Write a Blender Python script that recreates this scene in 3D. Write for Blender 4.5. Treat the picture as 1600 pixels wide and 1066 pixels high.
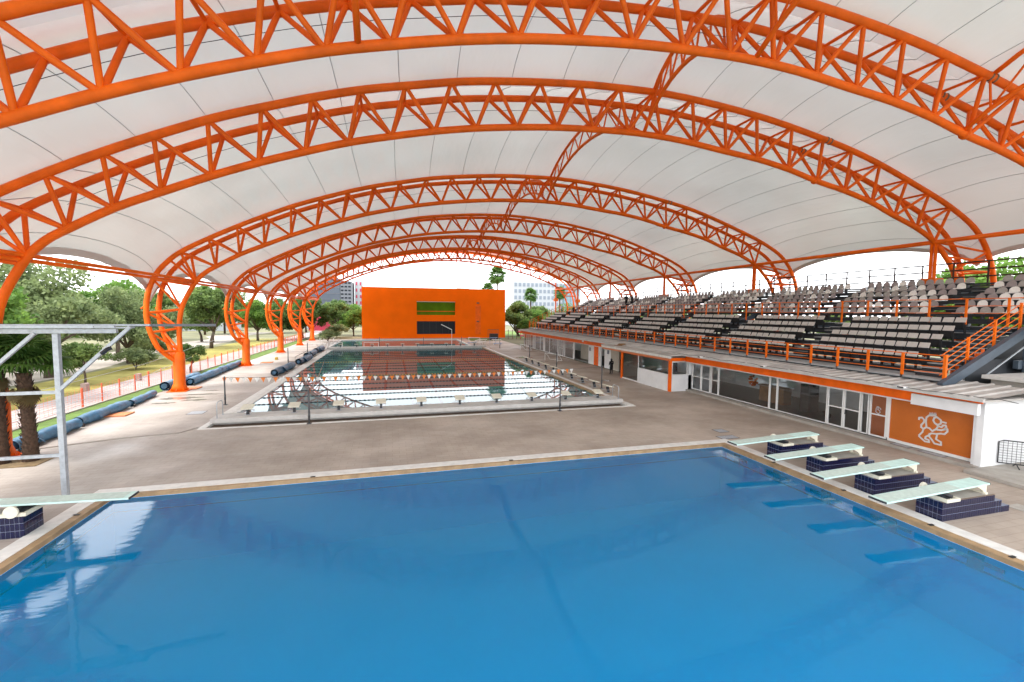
import bpy, math, random
import numpy as np
from mathutils import Vector, Matrix
R = math.radians
random.seed(7)
SC = bpy.context.scene
for o in list(bpy.data.objects):
    bpy.data.objects.remove(o, do_unlink=True)

# ------------------------------------------------------------------ camera
CAMH = 6.53
cam_d = bpy.data.cameras.new('camera')
cam = bpy.data.objects.new('camera', cam_d)
SC.collection.objects.link(cam)
cam_d.sensor_width = 36.0
cam_d.lens = 688.92 / 1600 * 36.0
cam_d.clip_start = 0.1
cam_d.clip_end = 3000
yaw, pitch, roll = 0.26755, -0.06675, 0.00842
f = Vector((math.sin(yaw) * math.cos(pitch), math.cos(yaw) * math.cos(pitch), math.sin(pitch)))
r = Vector((math.cos(yaw), -math.sin(yaw), 0))
u = r.cross(f)
r2 = r * math.cos(roll) + u * math.sin(roll)
u2 = -r * math.sin(roll) + u * math.cos(roll)
m = Matrix(((r2.x, u2.x, -f.x, 0), (r2.y, u2.y, -f.y, 0), (r2.z, u2.z, -f.z, CAMH), (0, 0, 0, 1)))
cam.matrix_world = m
SC.camera = cam

# ------------------------------------------------------------------ world, sun, exposure
EXPOSURE = 2.0
SKY_STRENGTH = 0.12
SUN_ELEV, SUN_ROT = 58, 250
w = bpy.data.worlds.new('World'); SC.world = w; w.use_nodes = True
nt = w.node_tree; nt.nodes.clear()
out = nt.nodes.new('ShaderNodeOutputWorld'); bg = nt.nodes.new('ShaderNodeBackground')
sky = nt.nodes.new('ShaderNodeTexSky'); sky.sky_type = 'NISHITA'; sky.sun_disc = False
sky.sun_elevation = R(SUN_ELEV); sky.sun_rotation = R(SUN_ROT)
sky.dust_density = 4.0; sky.air_density = 1.0; sky.ozone_density = 1.0
mx = nt.nodes.new('ShaderNodeMix'); mx.data_type = 'RGBA'
mx.inputs[0].default_value = 0.86                       # an overcast, white sky
mx.inputs[7].default_value = (8.6, 8.8, 9.1, 1)
nt.links.new(sky.outputs[0], mx.inputs[6])
nt.links.new(mx.outputs[2], bg.inputs[0])
bg.inputs[1].default_value = SKY_STRENGTH
nt.links.new(bg.outputs[0], out.inputs[0])
sd = bpy.data.lights.new('sun', 'SUN'); sd.energy = 1.0; sd.angle = R(14); sd.color = (1, 0.96, 0.9)
so = bpy.data.objects.new('sun', sd); SC.collection.objects.link(so)
az = R(SUN_ROT)
dirv = Vector((math.sin(az) * math.cos(R(SUN_ELEV)), math.cos(az) * math.cos(R(SUN_ELEV)), math.sin(R(SUN_ELEV))))
so.rotation_euler = dirv.to_track_quat('Z', 'Y').to_euler()
SC.view_settings.view_transform = 'Standard'
SC.view_settings.look = 'None'
SC.view_settings.exposure = EXPOSURE
SC.view_settings.gamma = 1.0
SC.view_settings.use_curve_mapping = False
SC.render.engine = 'CYCLES'
SC.cycles.use_denoising = True
SC.cycles.max_bounces = 10
SC.cycles.diffuse_bounces = 5
SC.cycles.glossy_bounces = 4
SC.cycles.transmission_bounces = 8
SC.cycles.transparent_max_bounces = 24
SC.cycles.sample_clamp_indirect = 6.0

# ------------------------------------------------------------------ materials
MATS = {}
def mat(name, col, rough=0.7, spec=0.5, metal=0.0, noise=0.0, nscale=5.0, bump=0.0, bscale=40.0, col2=None, coat=0.0):
    if name in MATS: return MATS[name]
    m = bpy.data.materials.new(name); m.use_nodes = True
    t = m.node_tree; b = t.nodes['Principled BSDF']
    b.inputs['Base Color'].default_value = (*col, 1)
    b.inputs['Roughness'].default_value = rough
    b.inputs['Specular IOR Level'].default_value = spec
    b.inputs['Metallic'].default_value = metal
    b.inputs['Coat Weight'].default_value = coat
    tc = t.nodes.new('ShaderNodeTexCoord')
    if noise or col2:
        n = t.nodes.new('ShaderNodeTexNoise'); n.inputs['Scale'].default_value = nscale
        n.inputs['Detail'].default_value = 6; n.inputs['Roughness'].default_value = 0.6
        t.links.new(tc.outputs['Object'], n.inputs['Vector'])
        rp = t.nodes.new('ShaderNodeValToRGB')
        rp.color_ramp.elements[0].position = 0.32; rp.color_ramp.elements[1].position = 0.68
        a = tuple(c * (1 - noise) for c in col); c2 = col2 or tuple(min(1, c * (1 + noise)) for c in col)
        rp.color_ramp.elements[0].color = (*a, 1); rp.color_ramp.elements[1].color = (*c2, 1)
        t.links.new(n.outputs['Fac'], rp.inputs['Fac'])
        t.links.new(rp.outputs['Color'], b.inputs['Base Color'])
    if bump:
        n2 = t.nodes.new('ShaderNodeTexNoise'); n2.inputs['Scale'].default_value = bscale
        n2.inputs['Detail'].default_value = 4
        t.links.new(tc.outputs['Object'], n2.inputs['Vector'])
        bp = t.nodes.new('ShaderNodeBump'); bp.inputs['Strength'].default_value = bump
        bp.inputs['Distance'].default_value = 0.02
        t.links.new(n2.outputs['Fac'], bp.inputs['Height'])
        t.links.new(bp.outputs['Normal'], b.inputs['Normal'])
    MATS[name] = m
    return m

orange = mat('orange_paint', (0.82, 0.125, 0.002), rough=0.5, spec=0.25, noise=0.16, nscale=1.1)
orange_rail = mat('orange_rail_paint', (0.80, 0.145, 0.004), rough=0.5, spec=0.25, noise=0.12, nscale=3)
orange_wall = mat('orange_wall', (0.88, 0.14, 0.002), rough=0.9, spec=0.1, noise=0.06, nscale=0.35, bump=0.4, bscale=9)
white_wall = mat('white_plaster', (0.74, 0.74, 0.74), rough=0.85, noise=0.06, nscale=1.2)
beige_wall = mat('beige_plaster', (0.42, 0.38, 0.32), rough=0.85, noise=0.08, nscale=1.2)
white_paint = mat('white_metal', (0.78, 0.78, 0.76), rough=0.4)
ivory = mat('ivory_fibreglass', (0.66, 0.62, 0.50), rough=0.5, noise=0.1, nscale=6)
conc = mat('concrete', (0.36, 0.33, 0.29), rough=0.85, noise=0.16, nscale=2.0, bump=0.2)
conc_light = mat('pale_concrete', (0.52, 0.50, 0.47), rough=0.8, noise=0.12, nscale=2.0, bump=0.2)
coping_white = mat('white_coping', (0.66, 0.64, 0.60), rough=0.6, noise=0.12, nscale=3)
coping_tan = mat('tan_coping', (0.33, 0.215, 0.11), rough=0.6, noise=0.25, nscale=2.5)
gutter_brown = mat('gutter_brown', (0.16, 0.10, 0.06), rough=0.5, noise=0.3, nscale=2)
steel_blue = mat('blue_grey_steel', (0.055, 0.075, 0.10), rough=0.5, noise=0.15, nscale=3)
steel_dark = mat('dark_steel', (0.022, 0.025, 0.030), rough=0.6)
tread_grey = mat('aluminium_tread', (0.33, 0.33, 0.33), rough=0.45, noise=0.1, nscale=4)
galv = mat('galvanised_steel', (0.42, 0.45, 0.48), rough=0.45, metal=0.35, noise=0.15, nscale=8)
post_grey = mat('grey_post', (0.07, 0.075, 0.08), rough=0.5)
black = mat('black_plastic', (0.012, 0.012, 0.014), rough=0.5)
seat_black = mat('black_seat_shell', (0.012, 0.012, 0.013), rough=0.7, spec=0.3)
seat_back_grey = mat('taupe_seat_back', (0.50, 0.455, 0.415), rough=0.55, noise=0.08, nscale=7)
seat_mauve = mat('mauve_grey_seat', (0.31, 0.26, 0.25), rough=0.5, noise=0.1, nscale=5)
seat_grey = mat('warm_grey_seat', (0.36, 0.325, 0.295), rough=0.5, noise=0.1, nscale=5)
seat_white = mat('off_white_seat', (0.78, 0.74, 0.69), rough=0.5, noise=0.06, nscale=5)
tile_navy = mat('navy_glazed_tile', (0.006, 0.008, 0.042), rough=0.12, noise=0.3, nscale=2, spec=0.6)
grout = mat('pale_grout', (0.22, 0.24, 0.30), rough=0.9)
board_aqua = mat('aqua_springboard', (0.50, 0.68, 0.62), rough=0.6, noise=0.12, nscale=3)
board_top = mat('springboard_grip', (0.47, 0.56, 0.50), rough=0.8, noise=0.1, nscale=8)
tarp = mat('blue_tarpaulin', (0.05, 0.15, 0.26), rough=0.45, noise=0.35, nscale=2.2, bump=1.0, bscale=5)
tarp_dark = mat('dark_blue_tarpaulin', (0.035, 0.10, 0.17), rough=0.5, noise=0.3, nscale=3, bump=0.8, bscale=6)
bark = mat('bark', (0.10, 0.075, 0.055), rough=0.95, noise=0.4, nscale=6, bump=0.8, bscale=20)
palm_bark = mat('palm_bark', (0.085, 0.05, 0.032), rough=0.95, noise=0.45, nscale=9, bump=1.0, bscale=25)
wc_blue = mat('sign_grey_print', (0.12, 0.14, 0.18), rough=0.6)
window_dark = mat('dark_window_glass', (0.012, 0.015, 0.022), rough=0.3, spec=0.15)
green_glass = mat('green_glazing', (0.09, 0.19, 0.004), rough=0.6, spec=0.1, noise=0.2, nscale=0.6)
clothes_black = mat('black_cloth', (0.010, 0.010, 0.012), rough=0.9)
skin = mat('skin', (0.36, 0.20, 0.13), rough=0.6)
flag_orange = mat('orange_pennant', (0.72, 0.20, 0.03), rough=0.7)
flag_white = mat('white_pennant', (0.70, 0.68, 0.64), rough=0.7)
rope_dark = mat('dark_rope', (0.03, 0.03, 0.035), rough=0.8)
lane_red = mat('red_brown_lane_tile', (0.18, 0.025, 0.03), rough=0.5)
yellow_rope = mat('yellow_float', (0.5, 0.32, 0.05), rough=0.5)
red_play = mat('red_play_plastic', (0.6, 0.04, 0.06), rough=0.5)
far_white = mat('far_white_render', (0.36, 0.38, 0.40), rough=0.8)
far_glass = mat('far_grey_curtain_glass', (0.085, 0.10, 0.125), rough=0.5, spec=.2, noise=0.15, nscale=0.08)
far_blue = mat('far_pale_blue_glass', (0.16, 0.24, 0.28), rough=0.5)
far_mullion = mat('far_grey_mullion', (0.15, 0.16, 0.18), rough=0.7)
far_red = mat('far_crimson_cladding', (0.42, 0.03, 0.07), rough=0.7)
interior_floor = mat('polished_floor', (0.085, 0.09, 0.08), rough=0.4)
wood = mat('wood_panel', (0.22, 0.11, 0.04), rough=0.6, noise=0.2, nscale=3)

def foliage_mat(name, c1, c2):
    m = bpy.data.materials.new(name); m.use_nodes = True
    t = m.node_tree; b = t.nodes['Principled BSDF']
    tc = t.nodes.new('ShaderNodeTexCoord'); n = t.nodes.new('ShaderNodeTexNoise')
    n.inputs['Scale'].default_value = 0.9; n.inputs['Detail'].default_value = 5
    t.links.new(tc.outputs['Object'], n.inputs['Vector'])
    rp = t.nodes.new('ShaderNodeValToRGB'); rp.color_ramp.elements[0].position = 0.35; rp.color_ramp.elements[1].position = 0.66
    rp.color_ramp.elements[0].color = (*c1, 1); rp.color_ramp.elements[1].color = (*c2, 1)
    t.links.new(n.outputs['Fac'], rp.inputs['Fac']); t.links.new(rp.outputs['Color'], b.inputs['Base Color'])
    b.inputs['Roughness'].default_value = 0.6; b.inputs['Specular IOR Level'].default_value = 0.25
    tr = t.nodes.new('ShaderNodeBsdfTranslucent'); t.links.new(rp.outputs['Color'], tr.inputs['Color'])
    ms = t.nodes.new('ShaderNodeMixShader'); ms.inputs[0].default_value = 0.45
    t.links.new(b.outputs[0], ms.inputs[1]); t.links.new(tr.outputs[0], ms.inputs[2])
    t.links.new(ms.outputs[0], t.nodes['Material Output'].inputs['Surface'])
    return m
leaf_mid = foliage_mat('mid_green_leaves', (0.075, 0.13, 0.04), (0.20, 0.28, 0.08))
leaf_grey = foliage_mat('grey_green_leaves', (0.11, 0.155, 0.07), (0.27, 0.33, 0.14))
leaf_bright = foliage_mat('bright_green_leaves', (0.07, 0.155, 0.03), (0.19, 0.32, 0.06))
leaf_dark = foliage_mat('dark_green_leaves', (0.045, 0.09, 0.025), (0.12, 0.20, 0.05))
leaf_palm = foliage_mat('palm_leaves', (0.03, 0.075, 0.015), (0.08, 0.17, 0.03))
leaf_dry = foliage_mat('dry_palm_leaves', (0.08, 0.06, 0.025), (0.15, 0.11, 0.045))

def membrane_mat():
    m = bpy.data.materials.new('white_translucent_membrane'); m.use_nodes = True
    t = m.node_tree; t.nodes.clear(); o = t.nodes.new('ShaderNodeOutputMaterial')
    d = t.nodes.new('ShaderNodeBsdfPrincipled'); d.inputs['Base Color'].default_value = (0.58, 0.59, 0.545, 1)
    d.inputs['Roughness'].default_value = 0.20; d.inputs['Specular IOR Level'].default_value = 0.6
    tr = t.nodes.new('ShaderNodeBsdfTranslucent'); tr.inputs['Color'].default_value = (0.86, 0.85, 0.82, 1)
    ms = t.nodes.new('ShaderNodeMixShader'); ms.inputs[0].default_value = 0.30
    tc = t.nodes.new('ShaderNodeTexCoord'); n = t.nodes.new('ShaderNodeTexNoise'); n.inputs['Scale'].default_value = 0.25
    n.inputs['Detail'].default_value = 5
    t.links.new(tc.outputs['Object'], n.inputs['Vector'])
    mr = t.nodes.new('ShaderNodeMapRange'); mr.inputs[3].default_value = 0.07; mr.inputs[4].default_value = 0.115
    t.links.new(n.outputs['Fac'], mr.inputs[0]); t.links.new(mr.outputs[0], ms.inputs[0])
    nb = t.nodes.new('ShaderNodeTexNoise'); nb.inputs['Scale'].default_value = 0.5; nb.inputs['Detail'].default_value = 3
    mpb = t.nodes.new('ShaderNodeMapping'); mpb.inputs['Scale'].default_value = (1.6, .5, 1.6)
    t.links.new(tc.outputs['Object'], mpb.inputs[0]); t.links.new(mpb.outputs[0], nb.inputs['Vector'])
    bp = t.nodes.new('ShaderNodeBump'); bp.inputs['Strength'].default_value = 0.5; bp.inputs['Distance'].default_value = 0.12
    t.links.new(nb.outputs['Fac'], bp.inputs['Height']); t.links.new(bp.outputs[0], d.inputs['Normal'])
    t.links.new(d.outputs[0], ms.inputs[1]); t.links.new(tr.outputs[0], ms.inputs[2])
    t.links.new(ms.outputs[0], o.inputs[0])
    return m
membrane = membrane_mat()
seam_mat = mat('grey_seam', (0.38, 0.38, 0.37), rough=0.8)
hem_mat = mat('white_hem_webbing', (0.58, 0.55, 0.53), rough=0.8)

def glass_mat(name, tint=(0.75, 0.8, 0.8), base=0.06, edge=0.9):
    m = bpy.data.materials.new(name); m.use_nodes = True
    t = m.node_tree; t.nodes.clear(); o = t.nodes.new('ShaderNodeOutputMaterial')
    tr = t.nodes.new('ShaderNodeBsdfTransparent'); tr.inputs[0].default_value = (*tint, 1)
    g = t.nodes.new('ShaderNodeBsdfGlossy'); g.inputs['Roughness'].default_value = 0.01
    g.inputs[0].default_value = (0.95, 0.97, 1, 1)
    fr = t.nodes.new('ShaderNodeFresnel'); fr.inputs[0].default_value = 1.5
    mu = t.nodes.new('ShaderNodeMath'); mu.operation = 'MULTIPLY_ADD'; mu.inputs[1].default_value = edge; mu.inputs[2].default_value = base
    ms = t.nodes.new('ShaderNodeMixShader')
    t.links.new(fr.outputs[0], mu.inputs[0]); t.links.new(mu.outputs[0], ms.inputs[0])
    t.links.new(tr.outputs[0], ms.inputs[1]); t.links.new(g.outputs[0], ms.inputs[2])
    t.links.new(ms.outputs[0], o.inputs[0])
    return m
glass = glass_mat('clear_window_glass', tint=(.92,.95,.95), base=0.03, edge=2.0)

def water_mat(name, tint, bump_str, bscale, aniso=(1, 1, 1), ior=1.33, body=None, bodyf=0.0):
    m = bpy.data.materials.new(name); m.use_nodes = True
    t = m.node_tree; t.nodes.clear(); o = t.nodes.new('ShaderNodeOutputMaterial')
    tr = t.nodes.new('ShaderNodeBsdfTransparent'); tr.inputs[0].default_value = (*tint, 1)
    g = t.nodes.new('ShaderNodeBsdfGlossy'); g.inputs['Roughness'].default_value = 0.0
    fr = t.nodes.new('ShaderNodeFresnel'); fr.inputs[0].default_value = ior
    ms = t.nodes.new('ShaderNodeMixShader')
    tc = t.nodes.new('ShaderNodeTexCoord'); mp = t.nodes.new('ShaderNodeMapping'); mp.inputs['Scale'].default_value = aniso
    n = t.nodes.new('ShaderNodeTexNoise'); n.inputs['Scale'].default_value = bscale; n.inputs['Detail'].default_value = 5
    n.inputs['Roughness'].default_value = 0.5
    n2 = t.nodes.new('ShaderNodeTexNoise'); n2.inputs['Scale'].default_value = 0.16; n2.inputs['Detail'].default_value = 2
    mr = t.nodes.new('ShaderNodeMapRange'); mr.inputs[1].default_value = 0.35; mr.inputs[2].default_value = 0.65
    mr.inputs[3].default_value = 0.35; mr.inputs[4].default_value = 1.0
    mm = t.nodes.new('ShaderNodeMath'); mm.operation = 'MULTIPLY'
    bp = t.nodes.new('ShaderNodeBump'); bp.inputs['Strength'].default_value = bump_str; bp.inputs['Distance'].default_value = 0.02
    t.links.new(tc.outputs['Object'], mp.inputs[0]); t.links.new(mp.outputs[0], n.inputs['Vector'])
    t.links.new(tc.outputs['Object'], n2.inputs['Vector']); t.links.new(n2.outputs['Fac'], mr.inputs[0])
    t.links.new(n.outputs['Fac'], mm.inputs[0]); t.links.new(mr.outputs[0], mm.inputs[1])
    t.links.new(mm.outputs[0], bp.inputs['Height'])
    t.links.new(bp.outputs[0], g.inputs['Normal']); t.links.new(bp.outputs[0], fr.inputs['Normal'])
    under = tr
    if body:      # light scattered back by the water itself
        df = t.nodes.new('ShaderNodeBsdfDiffuse'); df.inputs[0].default_value = (*body, 1)
        m0 = t.nodes.new('ShaderNodeMixShader'); m0.inputs[0].default_value = bodyf
        t.links.new(tr.outputs[0], m0.inputs[1]); t.links.new(df.outputs[0], m0.inputs[2]); under = m0
    t.links.new(fr.outputs[0], ms.inputs[0]); t.links.new(under.outputs[0], ms.inputs[1]); t.links.new(g.outputs[0], ms.inputs[2])
    t.links.new(ms.outputs[0], o.inputs[0])
    return m
water_deep = water_mat('blue_pool_water', (0.40, 0.96, 1.0), 0.22, 2.8, (0.8, 1.9, 1), ior=1.48, body=(0.0, 0.36, 0.71), bodyf=0.34)
water_swim = water_mat('swimming_pool_water', (0.80, 0.97, 0.98), 0.006, 0.8, (0.7, 1.2, 1), body=(0.15,0.42,0.48), bodyf=0.40)
pool_blue = mat('blue_pool_plaster', (0.0, 0.335, 0.71), rough=0.8, noise=0.05, nscale=0.5)
pool_blue_light = mat('pale_blue_pool_tile', (0.06, 0.30, 0.56), rough=0.6, noise=0.1, nscale=2)
pool_teal = mat('teal_pool_plaster', (0.22, 0.50, 0.52), rough=0.8, noise=0.08, nscale=0.4)
pool_line = mat('black_pool_tile', (0.012, 0.012, 0.02), rough=0.5)

def deck_mat():
    m = bpy.data.materials.new('deck_pavers'); m.use_nodes = True
    t = m.node_tree; b = t.nodes['Principled BSDF']
    tc = t.nodes.new('ShaderNodeTexCoord')
    br = t.nodes.new('ShaderNodeTexBrick'); br.inputs['Scale'].default_value = 1.0
    br.inputs['Brick Width'].default_value = 0.62; br.inputs['Row Height'].default_value = 0.31
    br.inputs['Mortar Size'].default_value = 0.012
    br.inputs['Color1'].default_value = (0.415, 0.345, 0.285, 1); br.inputs['Color2'].default_value = (0.45, 0.375, 0.31, 1)
    br.inputs['Mortar'].default_value = (0.36, 0.295, 0.24, 1)
    t.links.new(tc.outputs['Object'], br.inputs['Vector'])
    n = t.nodes.new('ShaderNodeTexNoise'); n.inputs['Scale'].default_value = 0.22; n.inputs['Detail'].default_value = 8
    n.inputs['Roughness'].default_value = 0.62
    t.links.new(tc.outputs['Object'], n.inputs['Vector'])
    rp = t.nodes.new('ShaderNodeValToRGB'); rp.color_ramp.elements[0].position = 0.38; rp.color_ramp.elements[1].position = 0.64
    rp.color_ramp.elements[0].color = (0.72, 0.70, 0.68, 1); rp.color_ramp.elements[1].color = (1.08, 1.08, 1.08, 1)
    t.links.new(n.outputs['Fac'], rp.inputs['Fac'])
    mu = t.nodes.new('ShaderNodeMix'); mu.data_type = 'RGBA'; mu.blend_type = 'MULTIPLY'; mu.inputs[0].default_value = 1
    t.links.new(br.outputs['Color'], mu.inputs[6]); t.links.new(rp.outputs['Color'], mu.inputs[7])
    # west part is greyer
    sx = t.nodes.new('ShaderNodeSeparateXYZ'); t.links.new(tc.outputs['Object'], sx.inputs[0])
    mr = t.nodes.new('ShaderNodeMapRange'); mr.inputs[1].default_value = -14; mr.inputs[2].default_value = 2
    t.links.new(sx.outputs[0], mr.inputs[0])
    m2 = t.nodes.new('ShaderNodeMix'); m2.data_type = 'RGBA'; m2.blend_type = 'MULTIPLY'; m2.inputs[0].default_value = 1
    rp2 = t.nodes.new('ShaderNodeMix'); rp2.data_type = 'RGBA'
    rp2.inputs[6].default_value = (1.0, 1.08, 1.18, 1); rp2.inputs[7].default_value = (1, 1, 1, 1)
    t.links.new(mr.outputs[0], rp2.inputs[0]); t.links.new(mu.outputs[2], m2.inputs[6]); t.links.new(rp2.outputs[2], m2.inputs[7])
    t.links.new(m2.outputs[2], b.inputs['Base Color'])
    # damp patches: gloss only
    n3 = t.nodes.new('ShaderNodeTexNoise'); n3.inputs['Scale'].default_value = 0.35; n3.inputs['Detail'].default_value = 4
    t.links.new(tc.outputs['Object'], n3.inputs['Vector'])
    mr3 = t.nodes.new('ShaderNodeMapRange'); mr3.inputs[1].default_value = 0.45; mr3.inputs[2].default_value = 0.7
    mr3.inputs[3].default_value = 0.7; mr3.inputs[4].default_value = 0.42
    t.links.new(n3.outputs['Fac'], mr3.inputs[0]); t.links.new(mr3.outputs[0], b.inputs['Roughness'])
    bp = t.nodes.new('ShaderNodeBump'); bp.inputs['Strength'].default_value = 0.35; bp.inputs['Distance'].default_value = 0.01
    t.links.new(br.outputs['Fac'], bp.inputs['Height']); bp.invert = True
    t.links.new(bp.outputs[0], b.inputs['Normal'])
    return m
deck_m = deck_mat()
ground_m = mat('dirt_ground', (0.12, 0.125, 0.06), rough=0.95, noise=0.35, nscale=0.12, col2=(0.20, 0.19, 0.10))
grass_m = mat('grass_turf', (0.10, 0.17, 0.03), rough=0.95, noise=0.3, nscale=1.2, bump=1.0, bscale=18)
dry_grass_m = mat('yellowing_grass', (0.26, 0.22, 0.045), rough=0.95, noise=0.3, nscale=0.5, bump=1.0, bscale=14, col2=(0.30, 0.27, 0.06))
path_m = mat('pale_path', (0.34, 0.295, 0.28), rough=0.9, noise=0.12, nscale=0.8)
dirt_path_m = mat('pale_dirt', (0.34, 0.30, 0.26), rough=0.95, noise=0.15, nscale=0.3)

# ------------------------------------------------------------------ mesh helpers
class MB:
    def __init__(s): s.v = []; s.f = []; s.mi = []; s.m = 0
    def quad(s, a, b, c, d): n = len(s.v); s.v += [a, b, c, d]; s.f.append((n, n+1, n+2, n+3)); s.mi.append(s.m)
    def tri(s, a, b, c): n = len(s.v); s.v += [a, b, c]; s.f.append((n, n+1, n+2)); s.mi.append(s.m)
    def box(s, x0, x1, y0, y1, z0, z1):
        n = len(s.v)
        s.v += [(x0,y0,z0),(x1,y0,z0),(x1,y1,z0),(x0,y1,z0),(x0,y0,z1),(x1,y0,z1),(x1,y1,z1),(x0,y1,z1)]
        for q in ((0,3,2,1),(4,5,6,7),(0,1,5,4),(1,2,6,5),(2,3,7,6),(3,0,4,7)):
            s.f.append(tuple(n+i for i in q)); s.mi.append(s.m)
        return s
    def bar(s, a, b, w, h, up=(0,0,1)):
        a = Vector(a); b = Vector(b); d = (b-a).normalized(); up = Vector(up)
        if abs(d.dot(up)) > 0.98: up = Vector((1,0,0))
        sx = d.cross(up).normalized() * w/2; uz = sx.cross(d).normalized() * h/2
        n = len(s.v)
        for p in (a, b):
            s.v += [tuple(p-sx-uz), tuple(p+sx-uz), tuple(p+sx+uz), tuple(p-sx+uz)]
        for q in ((0,1,2,3),(7,6,5,4),(0,4,5,1),(1,5,6,2),(2,6,7,3),(3,7,4,0)):
            s.f.append(tuple(n+i for i in q)); s.mi.append(s.m)
        return s
    def tube(s, pts, r, k=8, cap=True):
        pts = [Vector(p) for p in pts]; n0 = len(s.v); N = len(pts)
        rs = r if isinstance(r, (list, tuple)) else [r]*N
        ref = None
        for i, p in enumerate(pts):
            d = (pts[min(i+1, N-1)] - pts[max(i-1, 0)]).normalized()
            if ref is None:
                ref = Vector((0,1,0)) if abs(d.y) < 0.9 else Vector((0,0,1))
            a = (ref - d*ref.dot(d)).normalized(); b = d.cross(a); ref = a
            for j in range(k):
                t = 2*math.pi*j/k
                s.v.append(tuple(p + (a*math.cos(t) + b*math.sin(t))*rs[i]))
        for i in range(N-1):
            for j in range(k):
                a0 = n0+i*k+j; a1 = n0+i*k+(j+1) % k
                s.f.append((a0, a1, a1+k, a0+k)); s.mi.append(s.m)
        if cap:
            s.f.append(tuple(n0+j for j in reversed(range(k)))); s.mi.append(s.m)
            s.f.append(tuple(n0+(N-1)*k+j for j in range(k))); s.mi.append(s.m)
        return s
    def prism(s, poly, fn0, fn1):
        """poly of 2-D points, fn0/fn1 map them to the two faces"""
        n = len(s.v); k = len(poly)
        s.v += [fn0(p) for p in poly] + [fn1(p) for p in poly]
        s.f.append(tuple(n+i for i in range(k))); s.mi.append(s.m)
        s.f.append(tuple(n+k+i for i in reversed(range(k)))); s.mi.append(s.m)
        for i in range(k):
            j = (i+1) % k
            s.f.append((n+i, n+k+i, n+k+j, n+j)); s.mi.append(s.m)
        return s
    def mesh(s, name, mats, smooth=False):
        me = bpy.data.meshes.new(name)
        me.from_pydata([tuple(v) for v in s.v], [], s.f)
        for m_ in (mats if isinstance(mats, (list, tuple)) else [mats]): me.materials.append(m_)
        if isinstance(mats, (list, tuple)) and len(mats) > 1: me.polygons.foreach_set('material_index', s.mi)
        if smooth: me.polygons.foreach_set('use_smooth', [True]*len(me.polygons))
        me.update()
        return me
    def build(s, name, mats, parent=None, smooth=False, loc=None):
        return link(name, s.mesh(name, mats, smooth), parent, loc)
col = SC.collection
def link(name, me, parent=None, loc=None, rot=None):
    o = bpy.data.objects.new(name, me); col.objects.link(o)
    if parent: o.parent = parent
    if loc: o.location = loc
    if rot: o.rotation_euler = rot
    return o
def tag(o, label=None, cat=None, group=None, kind=None):
    if label: o['label'] = label
    if cat: o['category'] = cat
    if group: o['group'] = group
    if kind: o['kind'] = kind
    return o
def empty(name, label, cat, loc=(0,0,0), rz=0, group=None):
    o = bpy.data.objects.new(name, None); col.objects.link(o)
    o.empty_display_size = 0.2
    o.location = loc; o.rotation_euler = (0, 0, rz)
    return tag(o, label, cat, group)
def dup(root, loc, rz=0, label=None, name=None, scale=None):
    kids = {}
    r_ = root.copy(); col.objects.link(r_); r_.location = loc; r_.rotation_euler = (0, 0, rz)
    if label: r_['label'] = label
    if scale: r_.scale = (scale,)*3
    for ch in KIDS(root):
        c = ch.copy(); col.objects.link(c); c.parent = r_
        for g in KIDS(ch):
            d = g.copy(); col.objects.link(d); d.parent = c
    return r_
_kc = {}
def KIDS(o):
    if o.name not in _kc: _kc[o.name] = list(o.children)
    return _kc[o.name]
def struct(name, mb, mats, smooth=False):
    o = mb.build(name, mats, None, smooth); o['kind'] = 'structure'; return o
ORD = ['zeroth','first','second','third','fourth','fifth','sixth','seventh','eighth','ninth','tenth','eleventh','twelfth','thirteenth','fourteenth','fifteenth','sixteenth','seventeenth','eighteenth','nineteenth','twentieth','twenty-first','twenty-second','twenty-third','twenty-fourth','twenty-fifth','twenty-sixth','twenty-seventh','twenty-eighth','twenty-ninth','thirtieth','thirty-first','thirty-second','thirty-third','thirty-fourth','thirty-fifth','thirty-sixth','thirty-seventh','thirty-eighth','thirty-ninth','fortieth','forty-first','forty-second','forty-third','forty-fourth','forty-fifth']

def rect_with_holes(mb, x0, x1, y0, y1, holes, z):
    xs = sorted({x0, x1, *[h[0] for h in holes], *[h[1] for h in holes]})
    ys = sorted({y0, y1, *[h[2] for h in holes], *[h[3] for h in holes]})
    for i in range(len(xs)-1):
        for j in range(len(ys)-1):
            cx = (xs[i]+xs[i+1])/2; cy = (ys[j]+ys[j+1])/2
            if any(h[0] < cx < h[1] and h[2] < cy < h[3] for h in holes): continue
            mb.quad((xs[i], ys[j], z), (xs[i+1], ys[j], z), (xs[i+1], ys[j+1], z), (xs[i], ys[j+1], z))

# ================================================================== SETTING
DX0, DX1, DY0, DY1 = -17.5, 24.0, -12, 104.6
b = MB(); rect_with_holes(b, -700, 900, -300, 1600, [(DX0, DX1, DY0, DY1)], -0.03)
struct('ground', b, ground_m)
DIVE = (-9.42, 15.85, -5.0, 18.08)
SWIM = (-9.35, 15.6, 29.3, 77.4)
FARP = (-10.5, 14.5, 80.0, 102.0)
TRENCH = (-9.8, 15.8, 27.35, 28.0)
b = MB()
BULK = (SWIM[0]-0.9, SWIM[1]+0.9, 28.0, 29.3)
rect_with_holes(b, DX0, DX1, DY0, DY1, [(DIVE[0]-0.72, DIVE[1]+0.8, DIVE[2]-0.7, DIVE[3]+0.65),
    (SWIM[0]-0.85, SWIM[1]+0.85, 27.1, 79.2), (FARP[0]-0.3, FARP[1]+0.3, FARP[2]-0.3, FARP[3]+0.3)], 0.0)
struct('pool_deck', b, deck_m)
b = MB(); b.box(DX0-1.75, DX0, -12, 104, -0.3, 0.015); struct('grass_strip', b, grass_m)
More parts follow.
